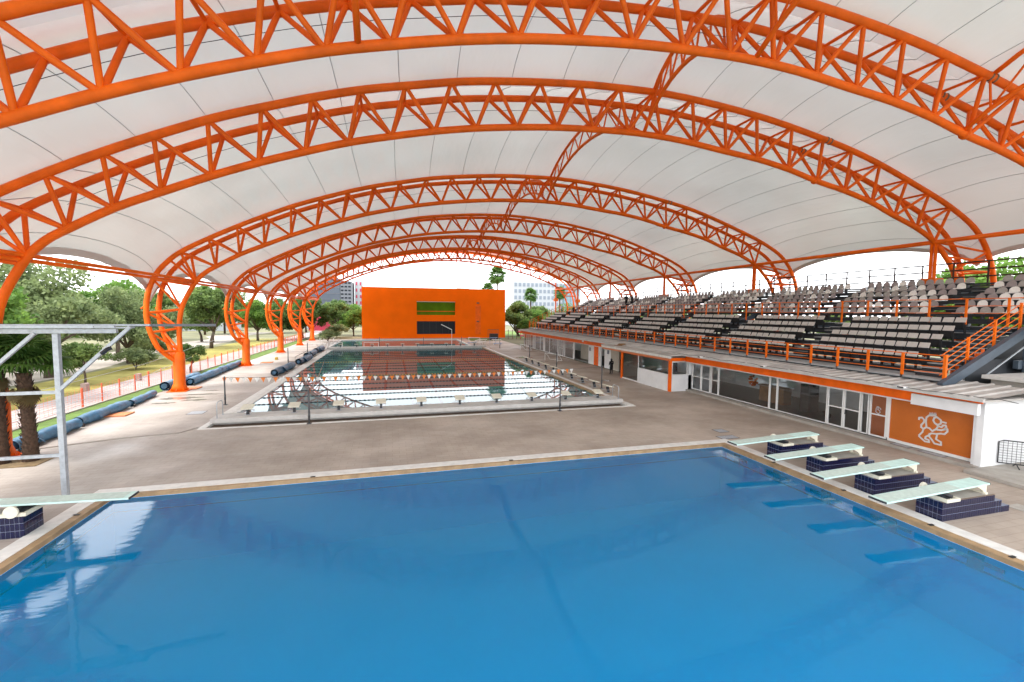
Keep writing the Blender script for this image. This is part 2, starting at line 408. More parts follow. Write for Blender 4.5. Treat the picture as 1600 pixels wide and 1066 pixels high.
b = MB(); b.box(-19.4, -19.25, -12, 104, -0.3, 0.09); struct('kerb', b, conc)
b = MB(); b.box(-23.2, -19.4, -12, 150, -0.3, 0.0); struct('footpath', b, path_m)
b = MB(); b.quad((-29.5,-12,-.02),(-23.2,-12,-.02),(-23.2,110,-.02),(-29.5,110,-.02)); struct('dry_lawn', b, dry_grass_m)
b = MB()
for i in range(24):
    y = 20 + i*5; y2 = y+5
    xa = -30.5 - 1.5*math.sin(i*.7) - i*.15; xa2 = -30.5 - 1.5*math.sin((i+1)*.7) - (i+1)*.15
    wd = 6.5 + 1.5*math.sin(i*1.3); wd2 = 6.5 + 1.5*math.sin((i+1)*1.3)
    b.quad((xa-wd, y, -.018), (xa, y, -.018), (xa2, y2, -.018), (xa2-wd2, y2, -.018))
struct('dirt_path', b, dirt_path_m)
b = MB(); b.box(24.0, 60, 104.6, 140, -0.3, 0.02); b.box(17, 24, 96.5, 104.6, 0.004, 0.03); struct('lawn', b, grass_m)

# ---- pool basins
def basin(name, rect, depth, wl, m_wall, m_floor, line=None, top=0.0):
    x0, x1, y0, y1 = rect
    b = MB()
    b.m = 0
    zt = top
    b.quad((x0,y0,-depth),(x0,y1,-depth),(x0,y1,zt),(x0,y0,zt))
    b.quad((x1,y1,-depth),(x1,y0,-depth),(x1,y0,zt),(x1,y1,zt))
    b.quad((x0,y1,-depth),(x1,y1,-depth),(x1,y1,zt),(x0,y1,zt))
    b.quad((x1,y0,-depth),(x0,y0,-depth),(x0,y0,zt),(x1,y0,zt))
    b.m = 1
    b.quad((x0,y0,-depth),(x1,y0,-depth),(x1,y1,-depth),(x0,y1,-depth))
    return struct(name, b, [m_wall, m_floor])
basin('diving_pool_basin', DIVE, 2.6, -0.1, pool_blue, pool_blue, top=-0.121)
basin('swimming_pool_basin', SWIM, 1.7, 0, pool_teal, pool_teal, top=-0.10)
basin('far_pool_basin', FARP, 1.3, 0, pool_teal, pool_teal, top=-0.10)
def water(name, rect, z, m_, label=None):
    x0, x1, y0, y1 = rect
    b = MB(); b.quad((x0,y0,z),(x1,y0,z),(x1,y1,z),(x0,y1,z))
    return struct(name, b, m_)
water('diving_pool_water', DIVE, -0.13, water_deep)
water('swimming_pool_water', SWIM, -0.02, water_swim)
water('far_pool_water', FARP, -0.12, water_swim)
# ---- diving pool coping (white outer band, tan inner band) and underwater marks
cp = tag(bpy.data.objects.new('pool_coping', None), kind='structure'); col.objects.link(cp)
def ring(name, rin, wid, z0, z1, m_, parent):
    x0, x1, y0, y1 = rin
    b = MB()
    b.box(x0-wid[0], x0, y0-wid[2], y1+wid[3], z0, z1); b.box(x1, x1+wid[1], y0-wid[2], y1+wid[3], z0, z1)
    b.box(x0, x1, y0-wid[2], y0, z0, z1); b.box(x0, x1, y1, y1+wid[3], z0, z1)
    return b.build(name, m_, parent)
ring('tan_edge_band', DIVE, (.24,.30,.14,.15), -0.12, 0.03, coping_tan, cp)
ring('white_edge_band', (DIVE[0]-.24, DIVE[1]+.30, DIVE[2]-.14, DIVE[3]+.15), (.48,.50,.56,.50), -0.12, 0.045, coping_white, cp)
for i, (x, y) in enumerate([(16.12,7.5),(16.1,9.35),(16.1,12.1),(16.1,15.2),(-9.62,13.2),(-9.62,16.6),(-3,18.25),(5,18.25)]):
    b = MB(); b.box(x-.09, x+.09, y-.05, y+.05, 0.03, 0.045); b.build('drain_cap', black, cp)
b = MB(); b.box(DIVE[0]+.005, DIVE[0]+.02, DIVE[2], DIVE[3], -.62, -.56)
b.box(DIVE[1]-.02, DIVE[1]-.005, DIVE[2], DIVE[3], -.62, -.56)
b.box(DIVE[0]+.02, DIVE[1]-.02, DIVE[3]-.02, DIVE[3]-.005, -.60, -.565)
o = b.build('depth_line', pool_line); o['kind'] = 'structure'
for k, y in enumerate([10.3, 12.55, 14.75, 17.0, 8.1]):
    t_ = empty('wall_target_mark', 'black cross mark on the diving pool wall under the %s springboard' % ['nearest','second nearest','third nearest','farthest','off-frame'][k] if k < 4 else 'black cross mark on the pool wall nearest the bottom right corner', 'pool marking', group='cross marks on the diving pool wall')
    b = MB(); b.box(15.80, 15.835, y-.18, y+.18, -.62, -.17); b.build('upright', pool_line, t_)
    b = MB(); b.box(15.785, 15.825, y-.62, y+.62, -.40, -.29); b.build('crossbar', pool_line, t_)
t_ = empty('wall_target_mark', 'black cross mark on the left wall of the diving pool', 'pool marking', group='cross marks on the diving pool wall')
b = MB(); b.box(-9.405, -9.37, 14.9, 15.3, -.75, -.17); b.build('upright', pool_line, t_)
b = MB(); b.box(-9.395, -9.355, 14.45, 15.7, -.42, -.32); b.build('crossbar', pool_line, t_)
# ---- swimming pool coping, bulkheads, lane marks
cp2 = tag(bpy.data.objects.new('pool_edge', None), kind='structure'); col.objects.link(cp2)
b = MB(); b.box(SWIM[0]-.85, SWIM[0]-.3, 29.3, 77.4, -.1, 0.05); b.build('white_edge_band', coping_white, cp2)
b = MB(); b.box(SWIM[0]-.3, SWIM[0], 29.3, 77.4, -.1, 0.03); b.build('tan_edge_band', coping_white, cp2)
b = MB(); b.box(SWIM[1]+.3, SWIM[1]+.85, 29.3, 77.4, -.1, 0.05); b.build('white_edge_band', coping_white, cp2)
b = MB(); b.box(SWIM[1], SWIM[1]+.3, 29.3, 77.4, -.1, 0.10); b.build('tan_edge_band', coping_tan, cp2)
b = MB(); b.box(SWIM[0]-.85, SWIM[1]+.85, 27.1, 27.35, -.1, 0.02); b.build('white_kerb_line', coping_white, cp2)
b = MB(); b.box(SWIM[0]-.85, SWIM[1]+.85, 27.35, 28.5, -.3, -.10); b.build('overflow_channel', gutter_brown, cp2)
b = MB(); b.box(SWIM[0]-.5, SWIM[1]+.3, 27.9, 29.3, 0.13, 0.37); b.box(SWIM[0]-.5, SWIM[1]+.3, 28.5, 29.3, -1.7, 0.13); b.build('near_bulkhead', conc_light, cp2)
b = MB(); b.box(SWIM[0]-.85, SWIM[0]-.5, 27.35, 29.3, -.1, .04); b.box(SWIM[1]+.3, SWIM[1]+.85, 27.35, 29.3, -.1, .04); b.build('corner_slab', coping_white, cp2)
b = MB(); b.box(SWIM[0]-.85, SWIM[1]+.85, 77.4, 79.2, -1.3, 0.36); b.build('far_bulkhead', conc_light, cp2)
b = MB(); b.box(SWIM[0]+.1, SWIM[1]-.1, 77.38, 77.4, -.3, 0.0); b.build('tile_line', pool_line, cp2)
ring('far_edge_band', FARP, (.3,.3,.3,.3), -.1, .04, coping_white, cp2)
for k in range(10):
    x = -8.17 + 2.5*k
    b = MB(); b.box(x-.14, x+.14, 31, 75.6, -1.7, -1.69); b.box(x-.5, x+.5, 75.6, 75.9, -1.7, -1.69)
    b.build('lane_marking', lane_red, cp2)
for k in range(9):
    o = MB().box(-9.3, 15.55, 32.4+5.0*k-.1, 32.4+5.0*k+.1, -1.695, -1.685).build('cross_lane_marking', pool_line, cp2)

# ---- floating lane ropes across the short way
lane_kind = empty('lane_rope', 'dark floating lane rope nearest the near bulkhead of the swimming pool', 'lane rope', group='lane ropes across the swimming pool')
rope_me = MB(); rope_me.tube([(-9.35, 0, 0), (15.6, 0, 0)], 0.018, 5)
rope_o = rope_me.build('rope', rope_dark, lane_kind)
fl = MB()
x = -9.2
while x < 15.5:
    fl.tube([(x, 0, 0), (x+.16, 0, 0)], 0.04, 6); x += .30
fl_o = fl.build('floats', rope_dark, lane_kind); fl_o['kind'] = 'stuff'
lane_kind.location = (0, 30.9, 0.0)
for k in range(1, 18):
    L = dup(lane_kind, (0, 30.9+2.55*k, 0.0), label='%s lane rope across the swimming pool counting from the near bulkhead' % ORD[k+1])
    if k in (6, 11):
        L['label'] = 'yellow-float lane rope, %s from the near bulkhead' % ORD[k+1]
        for ch in L.children:
            if ch.name.startswith('floats'):
                ch.data = ch.data.copy(); ch.data.materials[0] = yellow_rope

# ================================================================== ARCHES
Bc = [(-16.12,2.4),(-16.15,3.2),(-16.15,5.0),(-15.95,6.5),(-15.5,7.6),(-14.87,8.7),(-14.2,9.42),(-13.4,9.95),(-11.7,10.95),(-9.85,11.8),(-7.93,12.65),(-5.9,13.45),(-3.9,14.15),(-1.93,14.78),(.11,15.3),(2.3,15.8),(4.5,16.2),(6.7,16.5),(9,16.75),(11.6,16.92),(14.2,17.0),(17,16.9),(20.0,16.6),(22.6,16.35),(25.1,15.95),(27.5,15.4),(30,14.95),(32.5,14.35),(34.5,13.65),(37,12.85),(38.93,11.95),(40.2,10.9),(41.1,9.9),(41.9,8.0),(42.2,5.5),(42.25,3.0)]
Tc = [(-16.3,2.3),(-17.05,3.2),(-17.55,4.35),(-17.82,5.45),(-17.86,6.6),(-17.65,7.9),(-17.15,9.1),(-16.5,9.95),(-15.5,10.85),(-13.8,11.85),(-11.7,12.95),(-9.6,13.95),(-7.3,14.95),(-5.2,15.7),(-3.1,16.4),(-1,17.0),(1.0,17.45),(3.6,18.0),(6.3,18.38),(9,18.67),(11.5,18.85),(15.3,18.95),(19,18.75),(22.5,18.4),(26,17.85),(29.4,17.2),(32.4,16.4),(35.5,15.4),(38,14.55),(40.1,13.65),(41.5,12.85),(42.5,11.9),(43.2,10.9),(43.7,9.8),(44.1,8),(44.1,6),(43.6,4.4),(42.5,3.0)]
def smooth_curve(P, n=4):
    P = [Vector((p[0], 0, p[1])) for p in P]; out_ = []
    for i in range(len(P)-1):
        p0 = P[max(i-1,0)]; p1 = P[i]; p2 = P[i+1]; p3 = P[min(i+2, len(P)-1)]
        for k in range(n):
            t = k/n
            out_.append(0.5*((2*p1)+(p2-p0)*t+(2*p0-5*p1+4*p2-p3)*t*t+(3*p1-p0-3*p2+p3)*t**3))
    out_.append(P[-1]); return out_
BC = smooth_curve(Bc, 3); TC = smooth_curve(Tc, 3)
TW = 0.95
def near(curve, p): return min(curve, key=lambda q: (q-p).length)
def atx(curve, x, lo=0):
    best = min((abs(q.x-x), i) for i, q in enumerate(curve) if q.z > lo)
    i = best[1]; a = curve[i]
    for j in (i-1, i+1):
        if 0 <= j < len(curve) and (curve[j].x-x)*(a.x-x) <= 0 and curve[j].x != a.x:
            t = (x-a.x)/(curve[j].x-a.x); return a.lerp(curve[j], t)
    return a.copy()
bx = [-14.87,-13.45,-11.76,-9.92,-7.93,-5.96,-3.92,-1.93,.11,2.27,4.45,6.7,8.98,11.2,13.4,15.6,17.9,20.2,22.6,25.1,27.55,30,32.5,34.75,37,38.93]
BN = [atx(BC, x, 7) for x in bx]
TN = []
for i in range(len(BN)-1):
    mid = (BN[i]+BN[i+1])/2; d = (BN[i+1]-BN[i]).normalized(); nrm = Vector((-d.z, 0, d.x))
    TN.append(near([a.lerp(b_, t/6) for a, b_ in zip(TC[:-1], TC[1:]) for t in range(6)], mid + nrm*1.9))
YA = [15.7, 23.7, 40.5, 57.25, 73.95, 88.6, 101.8]
ZS = {6: 1.06}
def make_arch():
    root = empty('arch_truss', 'x', 'roof arch', group='orange tubular roof arches')
    MB().tube(BC, 0.175, 10).build('bottom_chord', orange, root, True)
    for s_ in (-1, 1):
        MB().tube([p+Vector((0, s_*TW*min(1, max(.12, (p.z-2.2)/1.4)), 0)) for p in TC], 0.18, 10).build('top_chord', orange, root, True)
    def brace(a, c, rr=.1):
        MB().tube([a, c], rr, 8, False).build('brace', orange, root, True)
    off = Vector((0, TW, 0))
    for i, t_ in enumerate(TN):
        for s_ in (-1, 1):
            brace(BN[i], t_+off*s_); brace(t_+off*s_, BN[i+1])
        brace(t_-off, t_+off, .075)
    # left leg ladder
    inn = [(-16.12,3.45),(-16.15,5.0),(-15.92,6.65),(-15.0,8.5)]
    outr = [(-17.15,3.35),(-17.6,4.7),(-17.85,6.4),(-17.35,8.5)]
    pi = [near(BC, Vector((a, 0, c))) for a, c in inn]; po = [near(TC, Vector((a, 0, c))) for a, c in outr]
    for k in range(4):
        for s_ in (-1, 1):
            brace(pi[k], po[k]+off*s_, .085)
            if k: brace(po[k]+off*s_, pi[k-1], .085)
        brace(po[k]-off, po[k]+off, .07)
    for s_ in (-1, 1): brace(po[3]+off*s_, BN[0], .085)
    ar = near(TC, Vector((-16.2, 0, 10.2)))
    for s_ in (-1, 1): brace(ar+off*s_, BN[0], .085)
    # right leg ladder
    for (a, c) in (((40.3,10.8),(43.3,10.6)), ((41.15,9.8),(43.7,9.75)), ((42.0,7.3),(44.1,7.3)), ((42.2,5.0),(43.9,5.2))):
        A = near(BC, Vector((a[0], 0, a[1]))); T_ = near(TC, Vector((c[0], 0, c[1])))
        for s_ in (-1, 1): brace(A, T_+off*s_, .085)
        brace(T_-off, T_+off, .075)
    A = BN[-1]; T_ = near(TC, Vector((42.9, 0, 11.4)))
    for s_ in (-1, 1): brace(A, T_+off*s_, .085); brace(T_+off*s_, near(BC, Vector((41.15, 0, 9.8))), .085)
    # columns
    MB().tube([(-16.3,0,0.1),(-16.3,0,.5),(-16.28,0,.55),(-16.25,0,2.9),(-16.2,0,3.15)], [.56,.44,.40,.40,.30], 20).build('column', orange, root, True)
    b = MB(); b.box(-16.95, -15.65, -.65, .65, 0.005, .06); b.build('base_plate', orange, root)
    for k in range(8):
        a = k*math.pi/4; c, s2 = math.cos(a), math.sin(a)
        b = MB(); b.bar((-16.3+.40*c, .40*s2, .3), (-16.3+.62*c, .62*s2, .08), .03, .10); b.build('gusset', orange, root)
    MB().tube([(42.4,0,0),(42.4,0,3.3)], .42, 16).build('column', orange, root, True)
    MB().tube([(38.93,-.12,0),(38.93,-.12,11.9)], .11, 10).build('post', orange, root, True)
    MB().tube([(38.93,.14,0),(38.93,.14,11.9)], .11, 10).build('post', orange, root, True)
    b = MB(); b.box(38.5, 39.4, -.45, .45, 8.6, 9.25); b.build('post_cap_box', orange_rail, root)
    # splice flanges seen as dark collars
    for x in (27.0,):
        for s_ in (-1, 1):
            p = atx(TC, x, 7)+off*s_; q = atx(TC, x+.5, 7)+off*s_
            MB().tube([p, p.lerp(q, .16)], .21, 10).build('splice_flange', gutter_brown, root, True)
            MB().tube([p.lerp(q, .6), p.lerp(q, .76)], .21, 10).build('splice_flange', gutter_brown, root, True)
    for x in (27.3,):
        p = atx(BC, x, 7); q = atx(BC, x+.5, 7)
        MB().tube([p, p.lerp(q, .25)], .25, 12).build('splice_flange', orange, root, True)
    # anchor clevis on the outer chords
    for s_ in (-1, 1):
        b = MB(); b.bar((-17.95, s_*TW, 6.75), (-18.15, s_*(TW+.12), 6.5), .05, .10); b.build('clevis', orange, root)
    return root
arch0 = make_arch(); arch0.location = (0, YA[0], 0)
ALAB = ['nearest orange truss arch crossing the top of the view', 'second orange truss arch, its left foot behind the two palms', 'third orange truss arch, its left column beside the blue pool covers', 'fourth orange truss arch from the camera', 'fifth orange truss arch from the camera', 'sixth orange truss arch, next to last', 'farthest orange truss arch, framing the orange building']
arch0['label'] = ALAB[0]
for k in range(1, 7):
    a_ = dup(arch0, (0, YA[k], 0), label=ALAB[k])
    a_.scale = (1, 1, ZS.get(k, 1))
# ---- purlin trusses
def purlin(x, y0, y1, label, h=2.15, dep=0):
    root = empty('purlin_truss', label, 'roof truss', group='orange curved purlin trusses between the arches')
    zb = atx(BC, x, 7).z; zt = atx(TC, x, 7).z
    N = 16; Bp = []; Tp = []
    for i in range(N+1):
        t = i/N; s_ = 4*t*(1-t)
        Bp.append(Vector((x, y0+(y1-y0)*t, zb+h*s_**.85)))
    ya, yb = y0+TW, y1-TW
    for i in range(N+1):
        t = i/N; s_ = 4*t*(1-t)
        Tp.append(Vector((x, ya+(yb-ya)*t, zt+(h*.72)*s_**.85)))
    MB().tube(Bp, .11, 8).build('bottom_chord', orange, root, True)
    MB().tube(Tp, .11, 8).build('top_chord', orange, root, True)
    for i in range(1, N, 2):
        for j in (i-1, i+1):
            if 0 < j < N or True: MB().tube([Tp[j], Bp[i]], .055, 6, False).build('brace', orange, root, True)
    return root
purlin(14.4, YA[0], YA[1], 'curved purlin truss at the crown between the two nearest arches', 2.1)
for k in range(1, 6): purlin(14.4, YA[k], YA[k+1], 'curved purlin truss at the crown between the %s and %s arches' % (ORD[k+1], ORD[k+2]), 2.4)
purlin(-.95, -1.2, YA[0], 'left of the three purlin trusses rising overhead from the nearest arch', 2.4)
purlin(14.6, -1.2, YA[0], 'middle of the three purlin trusses rising overhead from the nearest arch', 2.4)
purlin(27.1, -1.2, YA[0], 'right of the three purlin trusses rising overhead from the nearest arch', 2.4)

# ---- long eaves tubes
o = empty('eaves_tube', 'pair of long orange tubes running along the left side at the knee of the arches', 'roof beam')
MB().tube([(-14.98,-3,8.75),(-14.98,102.2,8.75)], .10, 10).build('tube', orange, o, True)
MB().tube([(-15.10,-3,8.55),(-15.10,102.2,8.55)], .09, 10).build('tube', orange, o, True)
o = empty('eaves_tube', 'long orange tube along the right side above the stands', 'roof beam')
MB().tube([(38.93,-3,11.92),(38.93,102.2,11.92)], .16, 12).build('tube', orange, o, True)

# ---- membrane canopy
TCm = [p for p in TC]
acc = [0]
for a, c in zip(TCm[:-1], TCm[1:]): acc.append(acc[-1]+(c-a).length)
def tc_at(s_):
    s_ = max(0, min(acc[-1]-1e-4, s_)); i = max(j for j in range(len(acc)-1) if acc[j] <= s_)
    t = (s_-acc[i])/(acc[i+1]-acc[i]); p = TCm[i].lerp(TCm[i+1], t)
    d = (TCm[min(i+2, len(TCm)-1)]-TCm[max(i-1,0)]).normalized(); return p, Vector((-d.z, 0, d.x))
sL = min(acc[i] for i, p in enumerate(TCm) if p.z > 6.6)
sR = max(acc[i] for i, p in enumerate(TCm) if p.z > 9.9)
canopy = empty('canopy', 'white translucent membrane roof stretched over the orange arches', 'canopy')
NS = 24; NV = 14
def bulge(s_, v, span):
    e = 4*v*(1-v)
    u_ = (s_-sL)/(sR-sL)
    p, _ = tc_at(s_)
    crown = math.exp(-((p.x-14.4)/11.0)**2)
    edge = min(1, max(0, min(u_, 1-u_)/.10))
    bmax = (0.75+1.05*crown*(0.8 if span < 10 else 1)) * (.45+.55*edge)
    return bmax * (e**.85) * min(1, span/14+.25)
def mpoint(s_, v, y0, y1):
    vv = v; zs = 1 + (.06*v if y1 > 101 else 0)
    p, n_ = tc_at(s_)
    q_ = p + n_*(0.20 + bulge(s_, v, y1-y0)) + Vector((0, y0+(y1-y0)*vv, 0)); q_.z *= zs
    return tuple(q_)
bays = [(-1.2, YA[0]-0)] + [(YA[i], YA[i+1]) for i in range(6)]
for bi, (y0, y1) in enumerate(bays):
    def sle(v): return sL + (2.3 if y1-y0 > 10 else 1.3)*((4*v*(1-v))**.55)
    def sre(v): return sR - (1.9 if y1-y0 > 10 else 1.0)*((4*v*(1-v))**.55)
    fr = [0] + [0.025+ .95*(i/(NS-2)) for i in range(NS-1)] + [1]
    for i in range(NS):
        b = MB(); n0 = 0; NU = 3
        for a in range(NU+1):
            q = fr[i]+(fr[i+1]-fr[i])*a/NU
            for j in range(NV+1):
                v = j/NV
                s_ = sle(v) + (sre(v)-sle(v))*q
                # interior seams stay straight: edge scallop fades away from the rim
                s_lin = sL + (sR-sL)*q
                k = min(1, min(q, 1-q)/.12)
                s_ = s_*(1-k) + s_lin*k
                b.v.append(mpoint(s_, v, y0, y1))
        for a in range(NU):
            for j in range(NV):
                n = a*(NV+1)+j
                b.f.append((n, n+1, n+NV+2, n+NV+1)); b.mi.append(0)
        b.build('fabric_panel', membrane, canopy, True)
        if i:
            pts = []
            q = fr[i]; k = min(1, min(q, 1-q)/.12)
            for j in range(NV+1):
                v = j/NV; s_ = (sle(v)+(sre(v)-sle(v))*q)*(1-k) + (sL+(sR-sL)*q)*k
                p, n_ = tc_at(s_)
                pts.append(p + n_*(0.185+bulge(s_, v, y1-y0)) + Vector((0, y0+(y1-y0)*v, 0)))
            for q_ in pts: q_.z *= 1 + (0.06*(q_.y-y0)/(y1-y0) if y1 > 101 else 0)
            MB().tube(pts, .016, 4, False).build('seam', seam_mat, canopy)
    for side in (0, 1):
        b = MB()
        for j in range(NV*2+1):
            v = j/(NV*2); s0 = sle(v) if side == 0 else sre(v); ds = .38 if side == 0 else -.38
            for s_ in (s0-.02, s0+ds):
                p, n_ = tc_at(s_)
                b.v.append(tuple(p + n_*(0.16+bulge(s_, v, y1-y0)) + Vector((0, y0+(y1-y0)*v, 0))))
        for j in range(NV*2):
            b.f.append((2*j, 2*j+1, 2*j+3, 2*j+2)); b.mi.append(0)
        b.build('hem', hem_mat, canopy, True)

# thin hanging cable along the arches
for k in range(0, 3):
    pts = [p+Vector((0, YA[k]+.7, -.75)) for p in TC if p.z > 11 and -14 < p.x < 41]
    o = MB().tube(pts, .012, 4, False).build('cable', rope_dark)
    tag(o, 'thin dark cable strung behind the %s arch' % ['nearest','second','third'][k], 'cable', 'thin cables along the arches')

# ================================================================== ORANGE BUILDING
ob = empty('orange_building', 'plain orange rendered block with a green window over a dark one', 'building')
OX0, OX1, OY = -6.4, 27.0, 105.0
b = MB()
wx0, wx1 = 5.75, 14.75
def wall_open(b, y, x0, x1, z0, z1, opens, th=.35):
    xs = sorted({x0, x1, *[o_[0] for o_ in opens], *[o_[1] for o_ in opens]}); zs = sorted({z0, z1, *[o_[2] for o_ in opens], *[o_[3] for o_ in opens]})
    for i in range(len(xs)-1):
        for j in range(len(zs)-1):
            cx = (xs[i]+xs[i+1])/2; cz = (zs[j]+zs[j+1])/2
            if any(o_[0] < cx < o_[1] and o_[2] < cz < o_[3] for o_ in opens): continue
            b.quad((xs[i],y,zs[j]),(xs[i+1],y,zs[j]),(xs[i+1],y,zs[j+1]),(xs[i],y,zs[j+1]))
    for (a, c, d, e) in opens:
        b.quad((a,y,d),(a,y,e),(a,y+th,e),(a,y+th,d)); b.quad((c,y,e),(c,y,d),(c,y+th,d),(c,y+th,e))
        b.quad((a,y,d),(a,y+th,d),(c,y+th,d),(c,y,d)); b.quad((a,y,e),(c,y,e),(c,y+th,e),(a,y+th,e))
wall_open(b, OY, OX0, OX1, 0, 11.75, [(wx0,wx1,5.55,8.75),(wx0,wx1,1.05,4.1)], .5)
b.quad((OX0,OY+18,0),(OX0,OY,0),(OX0,OY,11.75),(OX0,OY+18,11.75)); b.quad((OX1,OY,0),(OX1,OY+18,0),(OX1,OY+18,11.75),(OX1,OY,11.75))
b.quad((OX1,OY+18,0),(OX0,OY+18,0),(OX0,OY+18,11.75),(OX1,OY+18,11.75))
b.build('wall', orange_wall, ob)
b = MB(); b.box(OX0, OX1, OY+.02, OY+18, 11.75, 11.85); b.build('roof', orange_wall, ob)
b = MB(); b.box(wx0, wx1, OY+.5, OY+.56, 5.55, 8.75); w1 = b.build('window', green_glass, ob)
b = MB(); b.box(wx0, wx1, OY+.42, OY+.5, 6.35, 6.5); b.build('transom', orange, w1)
b = MB(); b.box(wx0, wx1, OY+.4, OY+.5, 8.6, 8.75); b.build('header', white_paint, w1)
b = MB(); b.box(wx0, wx1, OY+.5, OY+.56, 1.05, 4.1); w2 = b.build('window', window_dark, ob)
for k in range(1, 6):
    b = MB(); x = wx0+(wx1-wx0)*k/6; b.box(x-.03, x+.03, OY+.46, OY+.5, 1.05, 4.1); b.build('mullion', steel_dark, w2)
for (x, z) in ((20.2,8.5),(20.2,4.1)):
    b = MB(); b.box(x-.3, x+.3, OY-.12, OY-.002, z-.16, z+.16); b.build('wall_lamp', gutter_brown, ob)
b = MB(); b.box(19.6, 20.9, OY-.03, OY-.001, 1.0, 8.0); b.build('wall_patch', orange, ob)
b = MB(); b.box(15.5, 18.5, OY+3, OY+6, 11.85, 12.15); b.build('roof_hatch', conc, ob)
o = MB().box(OX0-2, OX1+2, OY-.4, OY, -.01, .12).build('kerb', conc); o['kind'] = 'structure'

# ================================================================== RIGHT LONG BUILDING
FX = 24.3
def rbox(name, m_, parent, *a):
    b = MB(); b.box(*a); return b.build(name, m_, parent)
lb = empty('clubhouse', 'long low white building with orange fascia and glass front under the stands', 'building')
rbox('floor', interior_floor, lb, FX+.02, 30, 12.6, 80, 0.0, .15)
rbox('back_wall', white_wall, lb, 30, 30.2, 12.6, 80, 0, 3.0)
rbox('ceiling', white_wall, lb, FX+.05, 30, 12.7, 80, 2.75, 2.8)
rbox('end_wall', white_wall, lb, FX-.35, 33, 12.35, 12.6, 0, 3.05)
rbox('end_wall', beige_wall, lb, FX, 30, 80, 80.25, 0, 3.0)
rbox('pillar', white_wall, lb, FX-.3, FX+.02, 12.6, 12.72, .15, 2.4)
# plinth / step
st = tag(MB().box(23.75, FX-.02, 12.4, 31.45, 0, .15).build('entrance_step', conc), kind='structure')
tag(MB().box(22.9, 40, -12, 12.34, .004, .14).build('side_pavement', conc), kind='structure')
# roof sheet with ribs
b = MB()
y = 12.0; n = 0
while y < 80.4:
    b.quad((23.15,y,3.10),(26.9,y,3.34),(26.9,y+.42,3.34),(23.15,y+.42,3.10))
    b.quad((23.15,y+.42,3.10),(26.9,y+.42,3.34),(26.9,y+.47,3.40),(23.15,y+.47,3.16))
    b.quad((23.15,y+.47,3.16),(26.9,y+.47,3.40),(26.9,y+.53,3.40),(23.15,y+.53,3.16))
    b.quad((23.15,y+.53,3.16),(26.9,y+.53,3.40),(26.9,y+.58,3.34),(23.15,y+.58,3.10))
    y += .58
roofm = mat('corrugated_roof_sheet', (0.40, 0.37, 0.34), rough=0.7, noise=0.25, nscale=0.8)
b.build('roof', roofm, lb)
rbox('roof_slab', roofm, lb, 23.2, 27, 12.05, 80.3, 2.99, 3.06)
rbox('roof_edge', conc_light, lb, 23.12, 23.24, 12.0, 80.4, 3.0, 3.14)
rbox('fascia', orange, lb, 23.62, 23.72, 14.8, 31.45, 2.50, 2.985)
rbox('fascia', orange, lb, 23.62, 23.72, 39.4, 80.2, 2.50, 2.985)
rbox('fascia', orange, lb, 23.62, 23.72, 12.3, 14.8, 2.86, 2.985)
rbox('soffit', white_wall, lb, 23.72, 24.3, 12.6, 80, 2.42, 2.48)
rbox('sign_board', white_wall, lb, 23.5, 23.7, 12.36, 14.8, 2.36, 2.855)
def glazed(y0, y1, z0=.2, z1=2.42, parent=lb, x=FX, name='window', mull=(), rail=None, wd=.05):
    fr_ = MB()
    for yy in (y0, y1-wd): fr_.box(x-.04, x+.04, yy, yy+wd, z0, z1)
    fr_.box(x-.04, x+.04, y0+wd, y1-wd, z0, z0+wd); fr_.box(x-.04, x+.04, y0+wd, y1-wd, z1-wd, z1)
    for q in mull: fr_.box(x-.035, x+.035, q-wd/2, q+wd/2, z0+wd, z1-wd)
    if rail: fr_.box(x-.03, x+.03, y0+wd, y1-wd, rail-.03, rail+.03)
    f_ = fr_.build(name, white_paint, parent)
    g = MB(); g.quad((x,y0+wd,z1-wd),(x,y1-wd,z1-wd),(x,y1-wd,z0+wd),(x,y0+wd,z0+wd)); g.build('pane', glass, f_)
    return f_
# lion panel
lion_m = mat('orange_brown_film', (0.50, 0.13, 0.02), rough=0.2, spec=0.5, noise=0.06, nscale=1.5)
pn = rbox('poster_panel', lion_m, lb, FX-.01, FX+.02, 12.78, 16.15, .30, 2.38)
rbox('frame', white_paint, pn, FX-.05, FX+.03, 12.72, 16.2, .17, .30)
rbox('frame', white_paint, pn, FX-.05, FX+.03, 16.15, 16.27, .30, 2.42)
def ray_to_wall(px, py, X):
    d = r2*((px-800)/688.92) - u2*((py-533)/688.92) + f
    t = X/d.x; return Vector((X, t*d.y, CAMH+t*d.z))
def stroke(pts, w_, m_, parent, name='emblem_line', X=FX-.014, zo=(0,0), sc=7.25, org=(1380,620)):
    P = [ray_to_wall(org[0]+a/sc, org[1]+c/sc, X) for a, c in pts]
    b = MB()
    for i, (a, c) in enumerate(zip(P[:-1], P[1:])):
        d = (c-a).normalized(); nrm = Vector((0, -d.z, d.y))*w_/2
        a2 = a-d*w_*.3; c2 = c+d*w_*.3; xx = Vector((-0.0006*(i % 5), 0, 0))
        b.quad(tuple(a2-nrm+xx), tuple(c2-nrm+xx), tuple(c2+nrm+xx), tuple(a2+nrm+xx))
    return b.build(name, m_, parent)
silver = mat('silver_vinyl', (0.60, 0.58, 0.56), rough=0.5)
W_ = .075
stroke([(405,258),(408,238),(440,236),(466,262),(460,292),(432,318),(430,345),(455,365),(488,345),(525,358),(555,390),(600,368),(622,335)], W_, silver, pn)
stroke([(490,345),(484,280),(490,235),(520,212),(590,215),(620,240)], W_, silver, pn)
stroke([(620,240),(655,268),(652,305),(620,318),(585,300),(567,268),(580,238),(610,234)], W_, silver, pn)
stroke([(672,288),(712,298)], W_, silver, pn)
